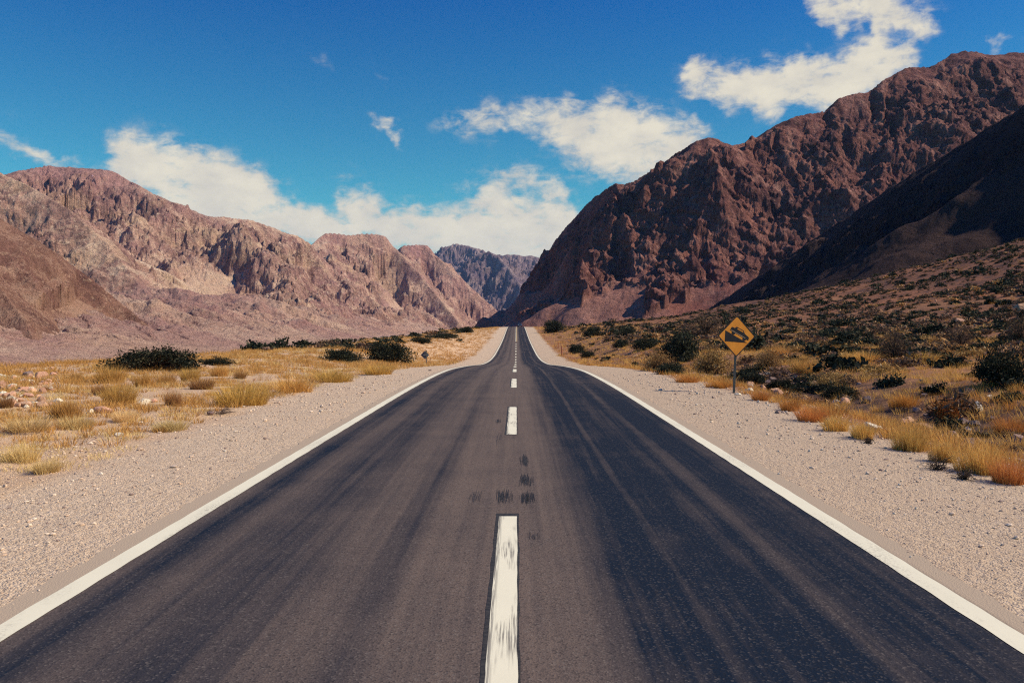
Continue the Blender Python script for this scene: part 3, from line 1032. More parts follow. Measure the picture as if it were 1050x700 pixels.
massif('mountain', -170, 545, 240, 4300, 700, 900, left_main, M_LEFT, -60, 100, 1.2,
       lambda x, y, z: np.clip(sstep(250, 400, z + 40 * perlin(x / 120, y / 120, 9)) * 0.8 + 0.35 * sstep(2500, 3600, y), 0, 0.9), 26.0, (-190, 0.24, 75), 1.15, 0.0)
left_near = [
    ([(-200, 120, 560), (-100, 170, 590), (0, 224, 620), (40, 246, 640), (80, 276, 660), (120, 307, 660), (160, 341, 650), (185, 372, 640)], 0.62, 0.40, 90, 60, 24),
    ([(-60, 225, 600), (-20, 270, 540), (20, 320, 490), (45, 366, 450)], 0.6, 0.40, 50, 50, 14),
]
massif('mountain', -160, 300, 240, 1300, 360, 380, left_near, M_LEFT_NEAR, RIVER - 2.5, 200, 0.95, None, 15.0, None, 1.1, 0.0)
right_main = [
    ([(512, 345, 1950), (518, 331, 1930), (524, 318, 1900), (534, 303, 1870), (546, 291, 1840), (558, 268, 1790), (567, 250, 1750), (581, 232, 1690), (600, 209, 1600), (620, 195, 1500), (632, 188, 1450)], 1.75, 1.5, 260, 140, 26),
    ([(632, 188, 1450), (640, 189, 1450), (652, 184, 1440), (672, 172, 1430), (690, 160, 1420), (705, 150, 1410), (715, 143, 1400), (725, 141, 1400), (735, 143, 1410), (750, 150, 1430),
      (760, 147, 1440), (775, 140, 1450), (790, 131, 1450), (810, 122, 1450), (830, 116, 1460), (845, 113, 1470), (860, 100, 1480), (875, 96, 1490), (890, 95, 1500), (905, 83, 1510), (920, 74, 1520), (935, 69, 1530),
      (955, 69, 1540), (965, 63, 1550), (975, 56, 1560), (990, 53, 1560), (1010, 55, 1570), (1050, 54, 1580), (1120, 60, 1600), (1250, 100, 1600)], 0.95, 0.62, 340, 120, 50, 'cap'),
    ([(632, 192, 1440), (630, 227, 1330), (622, 255, 1260), (606, 283, 1180), (594, 304, 1120), (584, 322, 1060)], 1.35, 1.0, 70, 70, 24, 1),
    ([(725, 143, 1395), (715, 190, 1290), (700, 240, 1190), (690, 285, 1090), (680, 310, 1040)], 1.0, 0.9, 120, 80, 34, 1),
    ([(880, 104, 1475), (845, 165, 1340), (835, 225, 1210), (800, 275, 1100)], 0.88, 0.6, 220, 90, 40, 1),
    ([(545, 319, 1180), (590, 305, 1130), (640, 293, 1110), (700, 286, 1090), (770, 284, 1060)], 0.5, 0.52, 2, 45, 9, 'talus'),
]
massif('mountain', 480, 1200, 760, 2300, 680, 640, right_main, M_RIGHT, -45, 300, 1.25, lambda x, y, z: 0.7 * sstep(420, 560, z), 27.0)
right_near = [
    ([(1700, -260, 250), (1300, -70, 330), (1150, 40, 390), (1050, 107, 450), (1000, 140, 500), (950, 168, 560), (900, 200, 630), (860, 228, 690), (820, 255, 760), (780, 281, 830), (745, 304, 900), (700, 333, 980)], 0.98, 0.74, 75, 60, 12),
]
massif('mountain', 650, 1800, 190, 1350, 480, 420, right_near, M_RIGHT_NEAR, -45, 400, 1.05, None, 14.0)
far = [
    ([(380, 290, 9500), (430, 268, 9500), (452, 257, 9500), (460, 252, 9500), (468, 249, 9500), (480, 252, 9400), (490, 255, 9300), (497, 258, 9300), (520, 261, 9200), (535, 262, 9200), (545, 261, 9200), (556, 264, 9200), (600, 262, 9200), (700, 300, 9000)], 0.55, 0.5, 500, 420, 160),
    ([(440, 275, 7900), (470, 274, 7500), (488, 262, 7200), (501, 256.5, 7100), (511, 263, 7000), (522, 275, 6700), (535, 295, 6300), (548, 325, 6000)], 0.75, 0.6, 400, 330, 110),
    ([(600, 262, 8600), (560, 268, 8400), (540, 272, 8200), (520, 285, 7900), (505, 305, 7500)], 0.6, 0.5, 300, 300, 90, 1),
]
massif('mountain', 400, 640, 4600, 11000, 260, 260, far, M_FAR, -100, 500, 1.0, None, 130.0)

# ------------------------------------------------------------------ plants
def blades(n, r0, h, w, rng, lean=0.55, droop=0.5, segs=3, ecc=1.0):
    """a clump of grass blades round the origin: verts, quads, tris, per-vertex variation"""
    ang = rng.uniform(0, 2 * np.pi, n)
    rr = r0 * np.sqrt(rng.uniform(0, 1, n))
    bx, by = rr * np.cos(ang) * ecc, rr * np.sin(ang)
    da = ang + rng.normal(0, 0.7, n)
    ln = h * rng.uniform(0.45, 1.08, n) * (1 - 0.25 * (rr / max(r0, 1e-6)) ** 2)
    le = lean * (0.25 + 0.9 * rr / max(r0, 1e-6)) * rng.uniform(0.3, 1.3, n)
    dx, dy = np.cos(da), np.sin(da)
    fa = rng.uniform(0, 2 * np.pi, n)
    sx, sy = np.cos(fa), np.sin(fa)
    V = []
    var = rng.uniform(0, 1, n)
    for k in range(segs):
        t = k / segs
        hh = ln * (t - 0.12 * droop * t * t)
        out = ln * le * (t * 0.7 + droop * t * t)
        ww = w * (1 - 0.75 * t) * rng.uniform(0.7, 1.3, n)
        cx, cy = bx + dx * out, by + dy * out
        V.append(np.stack([cx - sx * ww, cy - sy * ww, hh - 0.02], 1))
        V.append(np.stack([cx + sx * ww, cy + sy * ww, hh - 0.02], 1))
    out = ln * le * (0.7 + droop)
    V.append(np.stack([bx + dx * out, by + dy * out, ln * (1 - 0.3 * droop * np.clip(le, 0, 1)) - 0.02], 1))
    m = 2 * segs + 1
    V = np.stack(V, 1).reshape(-1, 3)
    b = np.arange(n)[:, None] * m
    Q = [np.concatenate([b + 2 * k, b + 2 * k + 1, b + 2 * k + 3, b + 2 * k + 2], 1) for k in range(segs - 1)]
    T = np.concatenate([b + 2 * segs - 2, b + 2 * segs - 1, b + 2 * segs], 1)
    return V, np.concatenate(Q), T, np.repeat(var, m)


def tuft_mesh(name, n, r0, h, w, seed, mat, lean=0.55, droop=0.5, subs=1):
    rng = np.random.default_rng(seed)
    Vs, Qs, Ts, As = [], [], [], []
    off = 0
    for i in range(subs):
        V, Q, T, A = blades(n // subs, r0 * (1 if subs == 1 else 0.6), h * (1 if subs == 1 else rng.uniform(0.7, 1.05)), w, rng, lean, droop)
        if subs > 1:
            a = rng.uniform(0, 6.28)
            q = r0 * 0.75 * math.sqrt(rng.uniform(0, 1))
            V = V + np.array([q * math.cos(a), q * math.sin(a), 0])
        Vs.append(V)
        Qs.append(Q + off)
        Ts.append(T + off)
        As.append(A)
        off += len(V)
    me = mesh_np(name, np.concatenate(Vs), [np.concatenate(Qs), np.concatenate(Ts)])
    add_attr(me, 'var', np.concatenate(As))
    me.materials.append(mat)
    return me


# every prototype is about 1 m wide and 0.6 m tall
TUFT = {}
for key, mt in (('gold', M_GRASS), ('pale', M_GRASS_PALE), ('orange', M_GRASS_ORANGE), ('brown', M_GRASS_BROWN)):
    TUFT[key] = [tuft_mesh('grass_tuft', 900, 0.34, 0.62, 0.0042, 11 + i, mt, 0.5, 0.55, 1 + 2 * i) for i in range(3)]


def tube(P, r0, r1, sides=4):
    """tapered twig along points P"""
    P = np.asarray(P, dtype=float)
    n = len(P)
    V = []
    for i in range(n):
        d = P[min(i + 1, n - 1)] - P[max(i - 1, 0)]
        d = d / (np.linalg.norm(d) + 1e-9)
        a = np.cross(d, (0.31, 0.9, 0.3))
        a = a / (np.linalg.norm(a) + 1e-9)
        b = np.cross(d, a)
        r = r0 + (r1 - r0) * i / (n - 1)
        for k in range(sides):
            t = 2 * np.pi * k / sides
            V.append(P[i] + r * (a * math.cos(t) + b * math.sin(t)))
    F = []
    for i in range(n - 1):
        for k in range(sides):
            F.append((i * sides + k, i * sides + (k + 1) % sides, (i + 1) * sides + (k + 1) % sides, (i + 1) * sides + k))
    return np.array(V), np.array(F)


def shrub_meshes(R, H, ntip, per_tip, leaf, seed, leaf_mat, spread=0.13, narrow=1.0, twigs=True, hollow=0.35):
    """a shrub R in radius and H tall: leaves clustered round twig tips spread through a dome, and its branches"""
    rng = np.random.default_rng(seed)
    tips = []
    lob = [(rng.uniform(0, 6.28), rng.uniform(0.75, 1.15)) for _ in range(6)]
    while len(tips) < ntip:
        a = rng.uniform(0, 2 * np.pi)
        u = rng.uniform(hollow, 1) ** 0.6
        e = math.asin(rng.uniform(0.02, 1))
        k = 1.0
        for la, lv in lob:
            k += (lv - 1) * math.exp(-((math.atan2(math.sin(a - la), math.cos(a - la))) / 0.5) ** 2)
        k *= rng.uniform(0.85, 1.12)
        tips.append((R * u * k * math.cos(e) * math.cos(a), R * u * k * math.cos(e) * math.sin(a), H * (0.12 + 0.88 * u * k * math.sin(e))))
    tips = np.array(tips)
    n = ntip * per_tip
    c = np.repeat(tips, per_tip, 0) + rng.normal(0, 1, (n, 3)) * np.array([R * spread, R * spread, H * spread * 0.8])
    c[:, 2] = np.clip(c[:, 2], 0.02, None)
    u = rng.normal(0, 1, (n, 3))
    u /= np.linalg.norm(u, axis=1)[:, None]
    v = np.cross(u, rng.normal(0, 1, (n, 3)))
    v /= np.linalg.norm(v, axis=1)[:, None] + 1e-9
    sz = leaf * rng.uniform(0.6, 1.4, n)[:, None]
    V = np.stack([c - u * sz, c + v * sz * narrow * 0.5, c + u * sz, c - v * sz * narrow * 0.5], 1).reshape(-1, 3)
    F = np.arange(n * 4).reshape(-1, 4)
    me = mesh_np('foliage', V, [F])
    add_attr(me, 'var', np.repeat(np.clip(rng.normal(0.5, 0.25, n) + 0.25 * np.repeat(rng.uniform(-1, 1, ntip), per_tip), 0, 1), 4))
    me.materials.append(leaf_mat)
    if not twigs:
        return me, None
    Vs, Fs, off = [], [], 0
    for tp in tips[:: max(1, ntip // 60)]:
        mid = tp * np.array([0.4, 0.4, 0.62]) + rng.normal(0, 0.04, 3) * R
        V, F = tube([(tp[0] * 0.03, tp[1] * 0.03, -0.05), mid * 0.5 + rng.normal(0, 0.02, 3) * R, mid, (mid + tp) / 2 + rng.normal(0, 0.03, 3) * R, tp], 0.022 * R, 0.005 * R)
        Vs.append(V)
        Fs.append(F + off)
        off += len(V)
    mb = mesh_np('branches', np.concatenate(Vs), [np.concatenate(Fs)])
    mb.materials.append(M_TWIG)
    return me, mb


SHRUB = {
    'dark': [shrub_meshes(1.0, 0.75, 90, 60, 0.042, 50 + i, M_LEAF_DARK, 0.12, 0.8) for i in range(3)],
    'grey': [shrub_meshes(1.0, 1.15, 110, 26, 0.05, 60 + i, M_LEAF_GREY, 0.10, 0.25) for i in range(2)],
    'blond': [shrub_meshes(1.0, 0.95, 100, 40, 0.05, 70 + i, M_LEAF_BLOND, 0.12, 0.4) for i in range(3)],
}
SPECK = {
    'dark': [shrub_meshes(1.0, 0.8, 26, 14, 0.15, 80 + i, M_LEAF_DARK, 0.16, 0.9, False)[0] for i in range(3)],
    'blond': [shrub_meshes(1.0, 0.7, 26, 14, 0.14, 90 + i, M_LEAF_BLOND, 0.16, 0.5, False)[0] for i in range(2)],
    'grey': [shrub_meshes(1.0, 0.8, 26, 14, 0.14, 95 + i, M_LEAF_GREY, 0.16, 0.5, False)[0] for i in range(2)],
}
SHRUB_H = {'dark': 0.78, 'grey': 1.2, 'blond': 1.0}


def shrub(kind, px, py, w, h, label, cat='shrub', group=None, y=None):
    """a shrub with its base at a photo pixel, w by h pixels there; its place on the ground is looked up"""
    x, yy, z = hit(px, py)
    if y is not None:
        yy = y
        x = at(px, py, y)[0]
        z = gz(x, y)
    k = px_scale(yy)
    e = empty('shrub', (x, yy, z - 0.03), random.uniform(0, 6.28))
    e.scale = (w * k / 2.05, w * k / 2.05, h * k / SHRUB_H[kind])
    f, b = random.choice(SHRUB[kind])
    fo = obj('foliage', f, None, e)
    bo = obj('branches', b, None, e)
    tag(e, label, cat, group)
    return e


def tuft(kind, px, py, w, h, label, group=None, x=None, y=None):
    if x is None:
        x, y, z = hit(px, py)
        k = px_scale(y)
        w, h = w * k, h * k
    z = gz(x, y)
    o = obj('grass_tuft', random.choice(TUFT[kind]))
    o.location = (x, y, z)
    o.rotation_euler = (0, 0, random.uniform(0, 6.28))
    o.scale = (w / 0.95, w / 0.95, h / 0.60)
    tag(o, label, 'grass tuft', group)
    return o


# the plants one can pick out: photo pixel of the base, width and height there
for a in [
    ('gold', 72, 428, 44, 30, 'tall bright golden grass tuft with dark base, left of the white and red stone'),
    ('brown', 47, 402, 12, 10, 'small brown grass tuft among the red rubble at far left'),
    ('brown', 6, 418, 18, 18, 'dark brown grass tuft cut by the left picture edge'),
    ('pale', 30, 441, 52, 18, 'low pale straw clump at far left, in front of the rubble'),
    ('pale', 78, 440, 40, 17, 'low pale straw clump just in front of the tall golden tuft'),
    ('gold', 122, 414, 40, 24, 'brownish gold tuft right behind the white block on the left verge'),
    ('brown', 100, 405, 26, 15, 'wide brown tuft behind the red stone on the left verge'),
    ('gold', 114, 392, 34, 22, 'golden tuft in front of the left end of the big dark bush'),
    ('brown', 78, 390, 18, 12, 'brown tuft at the right end of the red rubble heap'),
    ('gold', 149, 396, 26, 20, 'golden tuft beneath the middle of the big dark bush'),
    ('gold', 170, 394, 24, 17, 'yellow tuft under the right half of the big dark bush'),
    ('brown', 179, 416, 22, 22, 'reddish brown upright tuft standing alone on the left gravel verge'),
    ('pale', 172, 442, 42, 16, 'thin pale tuft on the gravel nearest to the road at left'),
    ('pale', 128, 432, 30, 14, 'thin straw tuft on pebbles between the white block and the road'),
    ('gold', 248, 416, 66, 30, 'broad golden tuft with a dark shadow at the left gravel edge'),
    ('brown', 207, 399, 30, 15, 'dark based brown tuft behind the broad golden tuft'),
    ('gold', 195, 390, 24, 16, 'gold tuft right of the big dark bush'),
    ('brown', 246, 388, 18, 10, 'small brown tuft behind the right side of the broad golden tuft'),
    ('gold', 226, 386, 22, 15, 'gold tuft between two brown tufts far behind the broad golden tuft'),
    ('pale', 18, 474, 46, 24, 'pale yellow grass clump at the lower left picture edge'),
    ('pale', 48, 484, 34, 17, 'pale yellow grass clump nearest to the camera on the left'),
    ('gold', 300, 402, 50, 20, 'golden grass clump beside the gravel, next along the road after the broad tuft'),
    ('gold', 345, 392, 44, 17, 'golden grass clump by the left gravel edge beyond the broad tuft'),
    ('gold', 388, 384, 36, 14, 'golden grass clump by the left gravel below the far dark bush'),
    # right
    ('gold', 930, 462, 40, 30, 'golden orange tuft at the right gravel edge with stones behind it'),
    ('gold', 968, 474, 34, 34, 'tall golden tuft at the right gravel edge, second from the picture edge'),
    ('gold', 1000, 486, 60, 46, 'largest golden tuft of the right gravel edge, above the dry twigs'),
    ('orange', 1034, 496, 40, 34, 'rusty tuft at the right picture edge beside the gravel'),
    ('orange', 976, 428, 40, 28, 'rusty orange tuft among the dark stones of the right ditch'),
    ('orange', 1036, 444, 40, 22, 'rusty orange tuft behind the pale boulder near the right picture edge'),
    ('orange', 925, 418, 34, 20, 'dull orange tuft beside the dark stones left of the ditch boulder'),
    ('gold', 890, 450, 40, 26, 'golden tuft on the right gravel edge above a small dead weed'),
    ('gold', 862, 442, 40, 24, 'golden tuft in the right roadside fringe, left of the dead weed'),
    ('orange', 833, 432, 38, 21, 'orange tuft of the right roadside fringe nearest the middle'),
    ('orange', 806, 421, 34, 18, 'orange tuft of the right roadside fringe, first right of the sign post'),
    ('orange', 776, 410, 30, 16, 'reddish tuft beside the foot of the sign post'),
    ('orange', 735, 398, 32, 13, 'low reddish tuft just left of the sign post'),
    ('orange', 706, 392, 30, 11, 'low reddish tuft under the blond bush at the gravel edge'),
    ('gold', 795, 366, 30, 16, 'golden tuft beside the right corner of the sign'),
    ('gold', 880, 372, 50, 20, 'golden grass clump in front of the grey twiggy bush'),
    ('gold', 955, 372, 44, 17, 'golden grass clump right of the grey twiggy bush'),
    ('gold', 830, 382, 44, 20, 'golden grass clump on the scrub flat right of the sign'),
]:
    tuft(*a)

for a in [
    ('dark', 161, 379, 92, 25, 'big dark green bush at the terrace edge on the left, below the tan slope'),
    ('dark', 398, 372, 54, 24, 'large dark bush left of the road near the small back-turned sign'),
    ('dark', 350, 371, 46, 15, 'dark bush joined to the left side of the large bush by the road'),
    ('dark', 222, 374, 36, 9, 'low dark bush just right of the big terrace bush'),
    ('dark', 432, 352, 22, 8, 'small dark bush on the terrace above the small back-turned sign'),
    ('dark', 456, 347, 30, 6, 'low dark bush on the left, second nearest to the vanishing road'),
    ('dark', 478, 341, 16, 7, 'small dark bush on the left, nearest to the vanishing road'),
    ('dark', 568, 341, 26, 14, 'dark green bush right of the road near the crest'),
    ('dark', 591, 362, 20, 10, 'bluish dark bush by the red stakes'),
    ('dark', 603, 367, 16, 9, 'bluish dark bush second from the red stakes'),
    ('dark', 608, 345, 22, 11, 'dark green bush in the golden flat, upper one right of the road'),
    ('dark', 642, 347, 28, 12, 'dark green bush left of the tall grey-blue shrub, upper'),
    ('dark', 637, 357, 20, 10, 'dark green bush left of the tall grey-blue shrub, lower'),
    ('dark', 662, 358, 30, 13, 'dark green bush touching the tall grey-blue shrub'),
    ('dark', 697, 372, 48, 34, 'tall dark shrub between the golden scrub and the sign'),
    ('dark', 688, 384, 34, 14, 'low dark bush at the fringe below the tall dark shrub'),
    ('blond', 674, 380, 40, 22, 'blond scrub bush at left foot of the tall dark shrub'),
    ('blond', 728, 386, 48, 34, 'blond scrub bush left of the sign post'),
    ('grey', 722, 345, 50, 24, 'greyish twig bush behind the left corner of the sign'),
    ('blond', 788, 378, 34, 24, 'blond scrub bush right of the sign post'),
    ('dark', 772, 394, 30, 14, 'dark low bush behind the sign post'),
    ('grey', 916, 368, 46, 34, 'round grey twiggy bush standing in golden grass on the right'),
    ('grey', 985, 358, 50, 26, 'wide grey-purple twiggy bush beyond the golden grass'),
    ('dark', 1026, 394, 60, 40, 'dark shrub near the right picture edge below the boulder'),
    ('grey', 1046, 352, 30, 32, 'tall dark grey shrub cut by the right picture edge'),
    ('dark', 800, 402, 40, 15, 'dark low bush behind the orange fringe right of the sign'),
    ('dark', 862, 408, 44, 16, 'dark low bush in the ditch behind the golden fringe'),
    ('blond', 850, 398, 40, 20, 'blond bush behind the right roadside ditch'),
]:
    shrub(*a)


# plants no one could tell apart share a label by where they grow; the ones that show largest are things,
# the rest of the far scrub is one mass
CAND = []


def scatter_shrubs(kind_w, n, xr, yr, size, label, group, mask, seed):
    rng = np.random.default_rng(seed)
    c = 0
    tries = 0
    while c < n and tries < 60 * n:
        tries += 1
        x = rng.uniform(*xr)
        y = yr[0] * (yr[1] / yr[0]) ** rng.uniform(0, 1)
        if not mask(x, y, rng):
            continue
        kind = str(rng.choice(list(kind_w), p=list(kind_w.values())))
        r = rng.uniform(*size) * (0.6 + 0.8 * rng.uniform() ** 2)
        CAND.append((r / y, kind, x, y, r, rng.uniform(0.8, 1.2), rng.uniform(0.55, 0.9), rng.uniform(0, 6.28), label, group))
        c += 1


def plant_scatter(n_things):
    CAND.sort(key=lambda c: -c[0])
    rng = np.random.default_rng(31)
    for (_, kind, x, y, r, sy, sz, a, label, group) in CAND[:n_things]:
        o = obj('shrub', SPECK[kind][int(rng.integers(len(SPECK[kind])))])
        o.location = (x, y, gz(x, y) - 0.05)
        o.rotation_euler = (0, 0, a)
        o.scale = (r, r * sy, r * sz)
        tag(o, label, 'shrub', group)
    rest = CAND[n_things:]
    small = {k: [shrub_meshes(1.0, 0.8, 11, 7, 0.25, 180 + i + 7 * len(k), M_LEAF_DARK, 0.18, 0.9, False)[0] for i in range(3)] for k in ('dark', 'grey', 'blond')}
    arr = {}
    for k, ms in small.items():
        arr[k] = []
        for m in ms:
            co = np.empty(len(m.vertices) * 3, dtype=np.float32)
            m.vertices.foreach_get('co', co)
            va = np.empty(len(m.vertices), dtype=np.float32)
            m.attributes['var'].data.foreach_get('value', va)
            arr[k].append((co.reshape(-1, 3), va))
    order = ['dark', 'grey', 'blond']
    Vs, As, Ms = [], [], []
    xs = np.array([c[2] for c in rest])
    ys = np.array([c[3] for c in rest])
    zs = ground_z(xs, ys)
    for c, z in zip(rest, zs):
        co, va = arr[c[1]][int(rng.integers(3))]
        ca, sa = math.cos(c[7]), math.sin(c[7])
        P = np.stack([(co[:, 0] * ca - co[:, 1] * sa) * c[4], (co[:, 0] * sa + co[:, 1] * ca) * c[4] * c[5], co[:, 2] * c[4] * c[6]], 1)
        Vs.append(P + np.array([c[2], c[3], z - 0.05]))
        As.append(va)
        Ms.append(np.full(len(co) // 4, order.index(c[1])))
    V = np.concatenate(Vs)
    me = mesh_np('scrub', V, [np.arange(len(V)).reshape(-1, 4)], np.concatenate(Ms))
    add_attr(me, 'var', np.concatenate(As))
    o = obj('scrub', me, [M_LEAF_DARK, M_LEAF_GREY, M_LEAF_BLOND])
    tag(o, 'dark scrub dotted thickly over the reddish hillside and far flats', 'scrub', None, 'stuff')


def on_fan(x, y, rng):
    return x > 14 and 34 < y < 300 and -CAMX + x < y * 0.66 and perlin(np.array([x / 30]), np.array([y / 30]), 71)[0] + rng.uniform(-0.5, 0.5) > -0.1


def on_flat(x, y, rng):
    return 9.5 < x < min(45, y * 0.64) and perlin(np.array([x / 9]), np.array([y / 14]), 72)[0] + rng.uniform(-0.5, 0.5) > 0.0


def on_terrace(x, y, rng):
    b = float(bank_x(np.array([y]))[0])
    return b - 1.5 < x < -9 and (x < b + 8 or rng.uniform() < 0.06) and x > -0.64 * y


scatter_shrubs({'dark': .72, 'grey': .2, 'blond': .08}, 260, (16, 150), (50, 300), (0.7, 1.7), 'small dark shrub speckling the reddish hillside on the right', 'shrubs on the right hillside', on_fan, 1)
scatter_shrubs({'dark': .5, 'grey': .44, 'blond': .06}, 4200, (14, 165), (30, 300), (0.25, 0.9), 'small dark shrub speckling the reddish hillside on the right', 'shrubs on the right hillside', on_fan, 4)
scatter_shrubs({'dark': .42, 'grey': .2, 'blond': .38}, 520, (9.5, 48), (20, 300), (0.35, 1.0), 'low scrub bush on the golden flat between road and hillside', 'scrub on the right flat', on_flat, 2)
scatter_shrubs({'dark': .85, 'grey': .15}, 170, (-26, -9), (62, 330), (0.55, 1.2), 'low dark bush of the strip along the left terrace edge', 'bushes along the left terrace edge', on_terrace, 3)
scatter_shrubs({'dark': .62, 'grey': .3, 'blond': .08}, 1300, (36, 170), (110, 300), (0.35, 1.0), 'small dark shrub speckling the reddish hillside on the right', 'shrubs on the right hillside', on_fan, 5)
plant_scatter(215)


# the ditch on the right: dark weeds between the stones
rng = np.random.default_rng(64)
for i in range(56):
    x, y = rng.normal(10.8, 1.9), rng.uniform(13.5, 44)
    if x < 7.2:
        continue
    o = obj('shrub', SPECK['dark' if rng.uniform() < .65 else 'grey'][int(rng.integers(2))])
    r = rng.uniform(0.25, 0.6)
    o.location = (x, y, gz(x, y) - 0.05)
    o.rotation_euler = (0, 0, rng.uniform(0, 6.28))
    o.scale = (r, r * rng.uniform(.7, 1.2), r * rng.uniform(0.5, 0.8))
    tag(o, 'low dark weed between the stones of the right ditch', 'shrub', 'weeds in the right ditch')


# grass too much to count: one sheet of small clumps on each side
def grass_cover(name, spots, mat, seed, nb, w, label, lean=0.7):
    rng = np.random.default_rng(seed)
    Vs, Qs, Ts, As = [], [], [], []
    off = 0
    xs = np.array([p[0] for p in spots])
    ys = np.array([p[1] for p in spots])
    zs = ground_z(xs, ys)
    for (x, y, h, r), z in zip(spots, zs):
        f = max(1.0, y / 26.0)
        V, Q, T, A = blades(max(10, int(nb / f ** 0.65)), r * f ** 0.45, h * f ** 0.12, w * f ** 0.8, rng, lean, 0.5, 2)
        Vs.append(V + np.array([x, y, z]))
        Qs.append(Q + off)
        Ts.append(T + off)
        As.append(np.clip(A * 0.7 + 0.3 * rng.uniform(), 0, 1))
        off += len(V)
    me = mesh_np(name, np.concatenate(Vs), [np.concatenate(Qs), np.concatenate(Ts)])
    add_attr(me, 'var', np.concatenate(As))
    o = obj(name, me, mat)
    tag(o, label, 'grass', None, 'stuff')


def spots(n, xr, yr, dens, hr, rr, seed):
    rng = np.random.default_rng(seed)
    m = n * 6
    x = rng.uniform(xr[0], xr[1], m)
    y = yr[0] * (yr[1] / yr[0]) ** rng.uniform(0, 1, m)
    ok = (rng.uniform(0, 1, m) < dens(x, y)) & (np.abs(x) < 0.66 * y + 2)
    x, y = x[ok][:n], y[ok][:n]
    k = 0.7 + 0.5 * sstep(-0.3, 0.6, perlin(x / 3.1, y / 4.7, seed))
    return [(a, b, rng.uniform(*hr) * c, rng.uniform(*rr) * c) for a, b, c in zip(x, y, k)]


def d_left(x, y):
    b = bank_x(y)
    edge = np.abs(x) - shoulder_w(x, y)
    p = sstep(-0.6, 0.35, perlin(x / 2.6, y / 4.5, 81) + 0.5 * perlin(x / 0.9, y / 1.4, 82) + 0.8 * sstep(25, 60, y))
    return (x > b - 1) * sstep(-0.1, 0.9, edge) * p * (0.6 + 0.4 * sstep(14, 30, y))


def d_right(x, y):
    edge = np.abs(x) - shoulder_w(x, y)
    p = sstep(-0.8, 0.15, perlin(x / 4.5, y / 8.0, 83) + 0.4 * perlin(x / 1.5, y / 2, 84) + 0.15)
    fringe = np.exp(-((edge - 0.5) / 0.55) ** 2) * sstep(-0.2, 0.15, edge)
    return np.maximum(0.95 * fringe, sstep(0.8, 2.2, edge) * p * (1 - 0.55 * np.exp(-((x - 9.8) / 1.3) ** 2) * sstep(45, 30, y))) * (1 - 0.95 * sstep(24, 42, x))


def d_right2(x, y):
    edge = np.abs(x) - shoulder_w(x, y)
    p = sstep(-0.3, 0.5, perlin(x / 6.5, y / 9.0, 85) + 0.4 * perlin(x / 1.7, y / 2.3, 86))
    fringe = np.exp(-((edge - 0.5) / 0.6) ** 2) * sstep(-0.2, 0.15, edge)
    return np.maximum(0.9 * fringe, sstep(0.8, 2.2, edge) * p * (1 - 0.8 * np.exp(-((x - 9.8) / 1.5) ** 2) * sstep(45, 30, y)) * (1 - 0.75 * sstep(28, 50, x)))


grass_cover('dry_grass', spots(8500, (-24, -5.5), (13, 330), d_left, (0.14, 0.36), (0.12, 0.34), 5), M_GRASS, 15, 44, 0.006, 'dry golden grass covering the left roadside')
grass_cover('dry_grass', spots(1700, (-18, -5.3), (9, 90), d_left, (0.10, 0.26), (0.14, 0.34), 6), M_GRASS_PALE, 16, 50, 0.005, 'pale straw grass thinly covering the left verge')
grass_cover('dry_grass', spots(6500, (5.5, 75), (8, 330), d_right, (0.16, 0.42), (0.14, 0.36), 7), M_GRASS, 17, 44, 0.006, 'golden dry grass covering the right roadside flat')
grass_cover('dry_grass', spots(4500, (5.5, 110), (8, 280), d_right2, (0.16, 0.38), (0.12, 0.32), 8), M_GRASS_ORANGE, 18, 44, 0.006, 'rusty orange grass mixed into the right roadside and hillside')


# ------------------------------------------------------------------ rocks
def ico(sub):
    t = (1 + 5 ** 0.5) / 2
    V = [(-1, t, 0), (1, t, 0), (-1, -t, 0), (1, -t, 0), (0, -1, t), (0, 1, t), (0, -1, -t), (0, 1, -t), (t, 0, -1), (t, 0, 1), (-t, 0, -1), (-t, 0, 1)]
    F = [(0, 11, 5), (0, 5, 1), (0, 1, 7), (0, 7, 10), (0, 10, 11), (1, 5, 9), (5, 11, 4), (11, 10, 2), (10, 7, 6), (7, 1, 8), (3, 9, 4), (3, 4, 2), (3, 2, 6), (3, 6, 8), (3, 8, 9), (4, 9, 5), (2, 4, 11), (6, 2, 10), (8, 6, 7), (9, 8, 1)]
    V = [np.array(v) / np.linalg.norm(v) for v in V]
    for _ in range(sub):
        mid = {}
        G = []

        def m(a, b):
            k = (min(a, b), max(a, b))
            if k not in mid:
                q = V[a] + V[b]
                V.append(q / np.linalg.norm(q))
                mid[k] = len(V) - 1
            return mid[k]
        for a, b, c in F:
            ab, bc, ca = m(a, b), m(b, c), m(c, a)
            G += [(a, ab, ca), (b, bc, ab), (c, ca, bc), (ab, bc, ca)]
        F = G
    return np.array(V), np.array(F)


def rock_mesh(seed, mat, sub=3):
    rng = np.random.default_rng(seed)
    V, F = ico(sub)
    r = np.ones(len(V))
    for _ in range(13):                       # chop flat facets off a ball
        d = rng.normal(0, 1, 3)
        d /= np.linalg.norm(d)
        c = rng.uniform(0.5, 0.85)
        q = V @ d
        r = np.where(q > 0.05, np.minimum(r, c / np.maximum(q, 0.05)), r)
    V = V * r[:, None] * np.array([1, rng.uniform(0.65, 0.95), rng.uniform(0.5, 0.8)])
    V = V + 0.03 * np.stack([perlin(V[:, 0] * 4 + k * 9, V[:, 1] * 4 + V[:, 2] * 4, seed + k) for k in range(3)], 1)
    V[:, 2] = np.maximum(V[:, 2], -0.45)
    me = mesh_np('rock', V, [F])
    me.materials.append(mat)
    return me


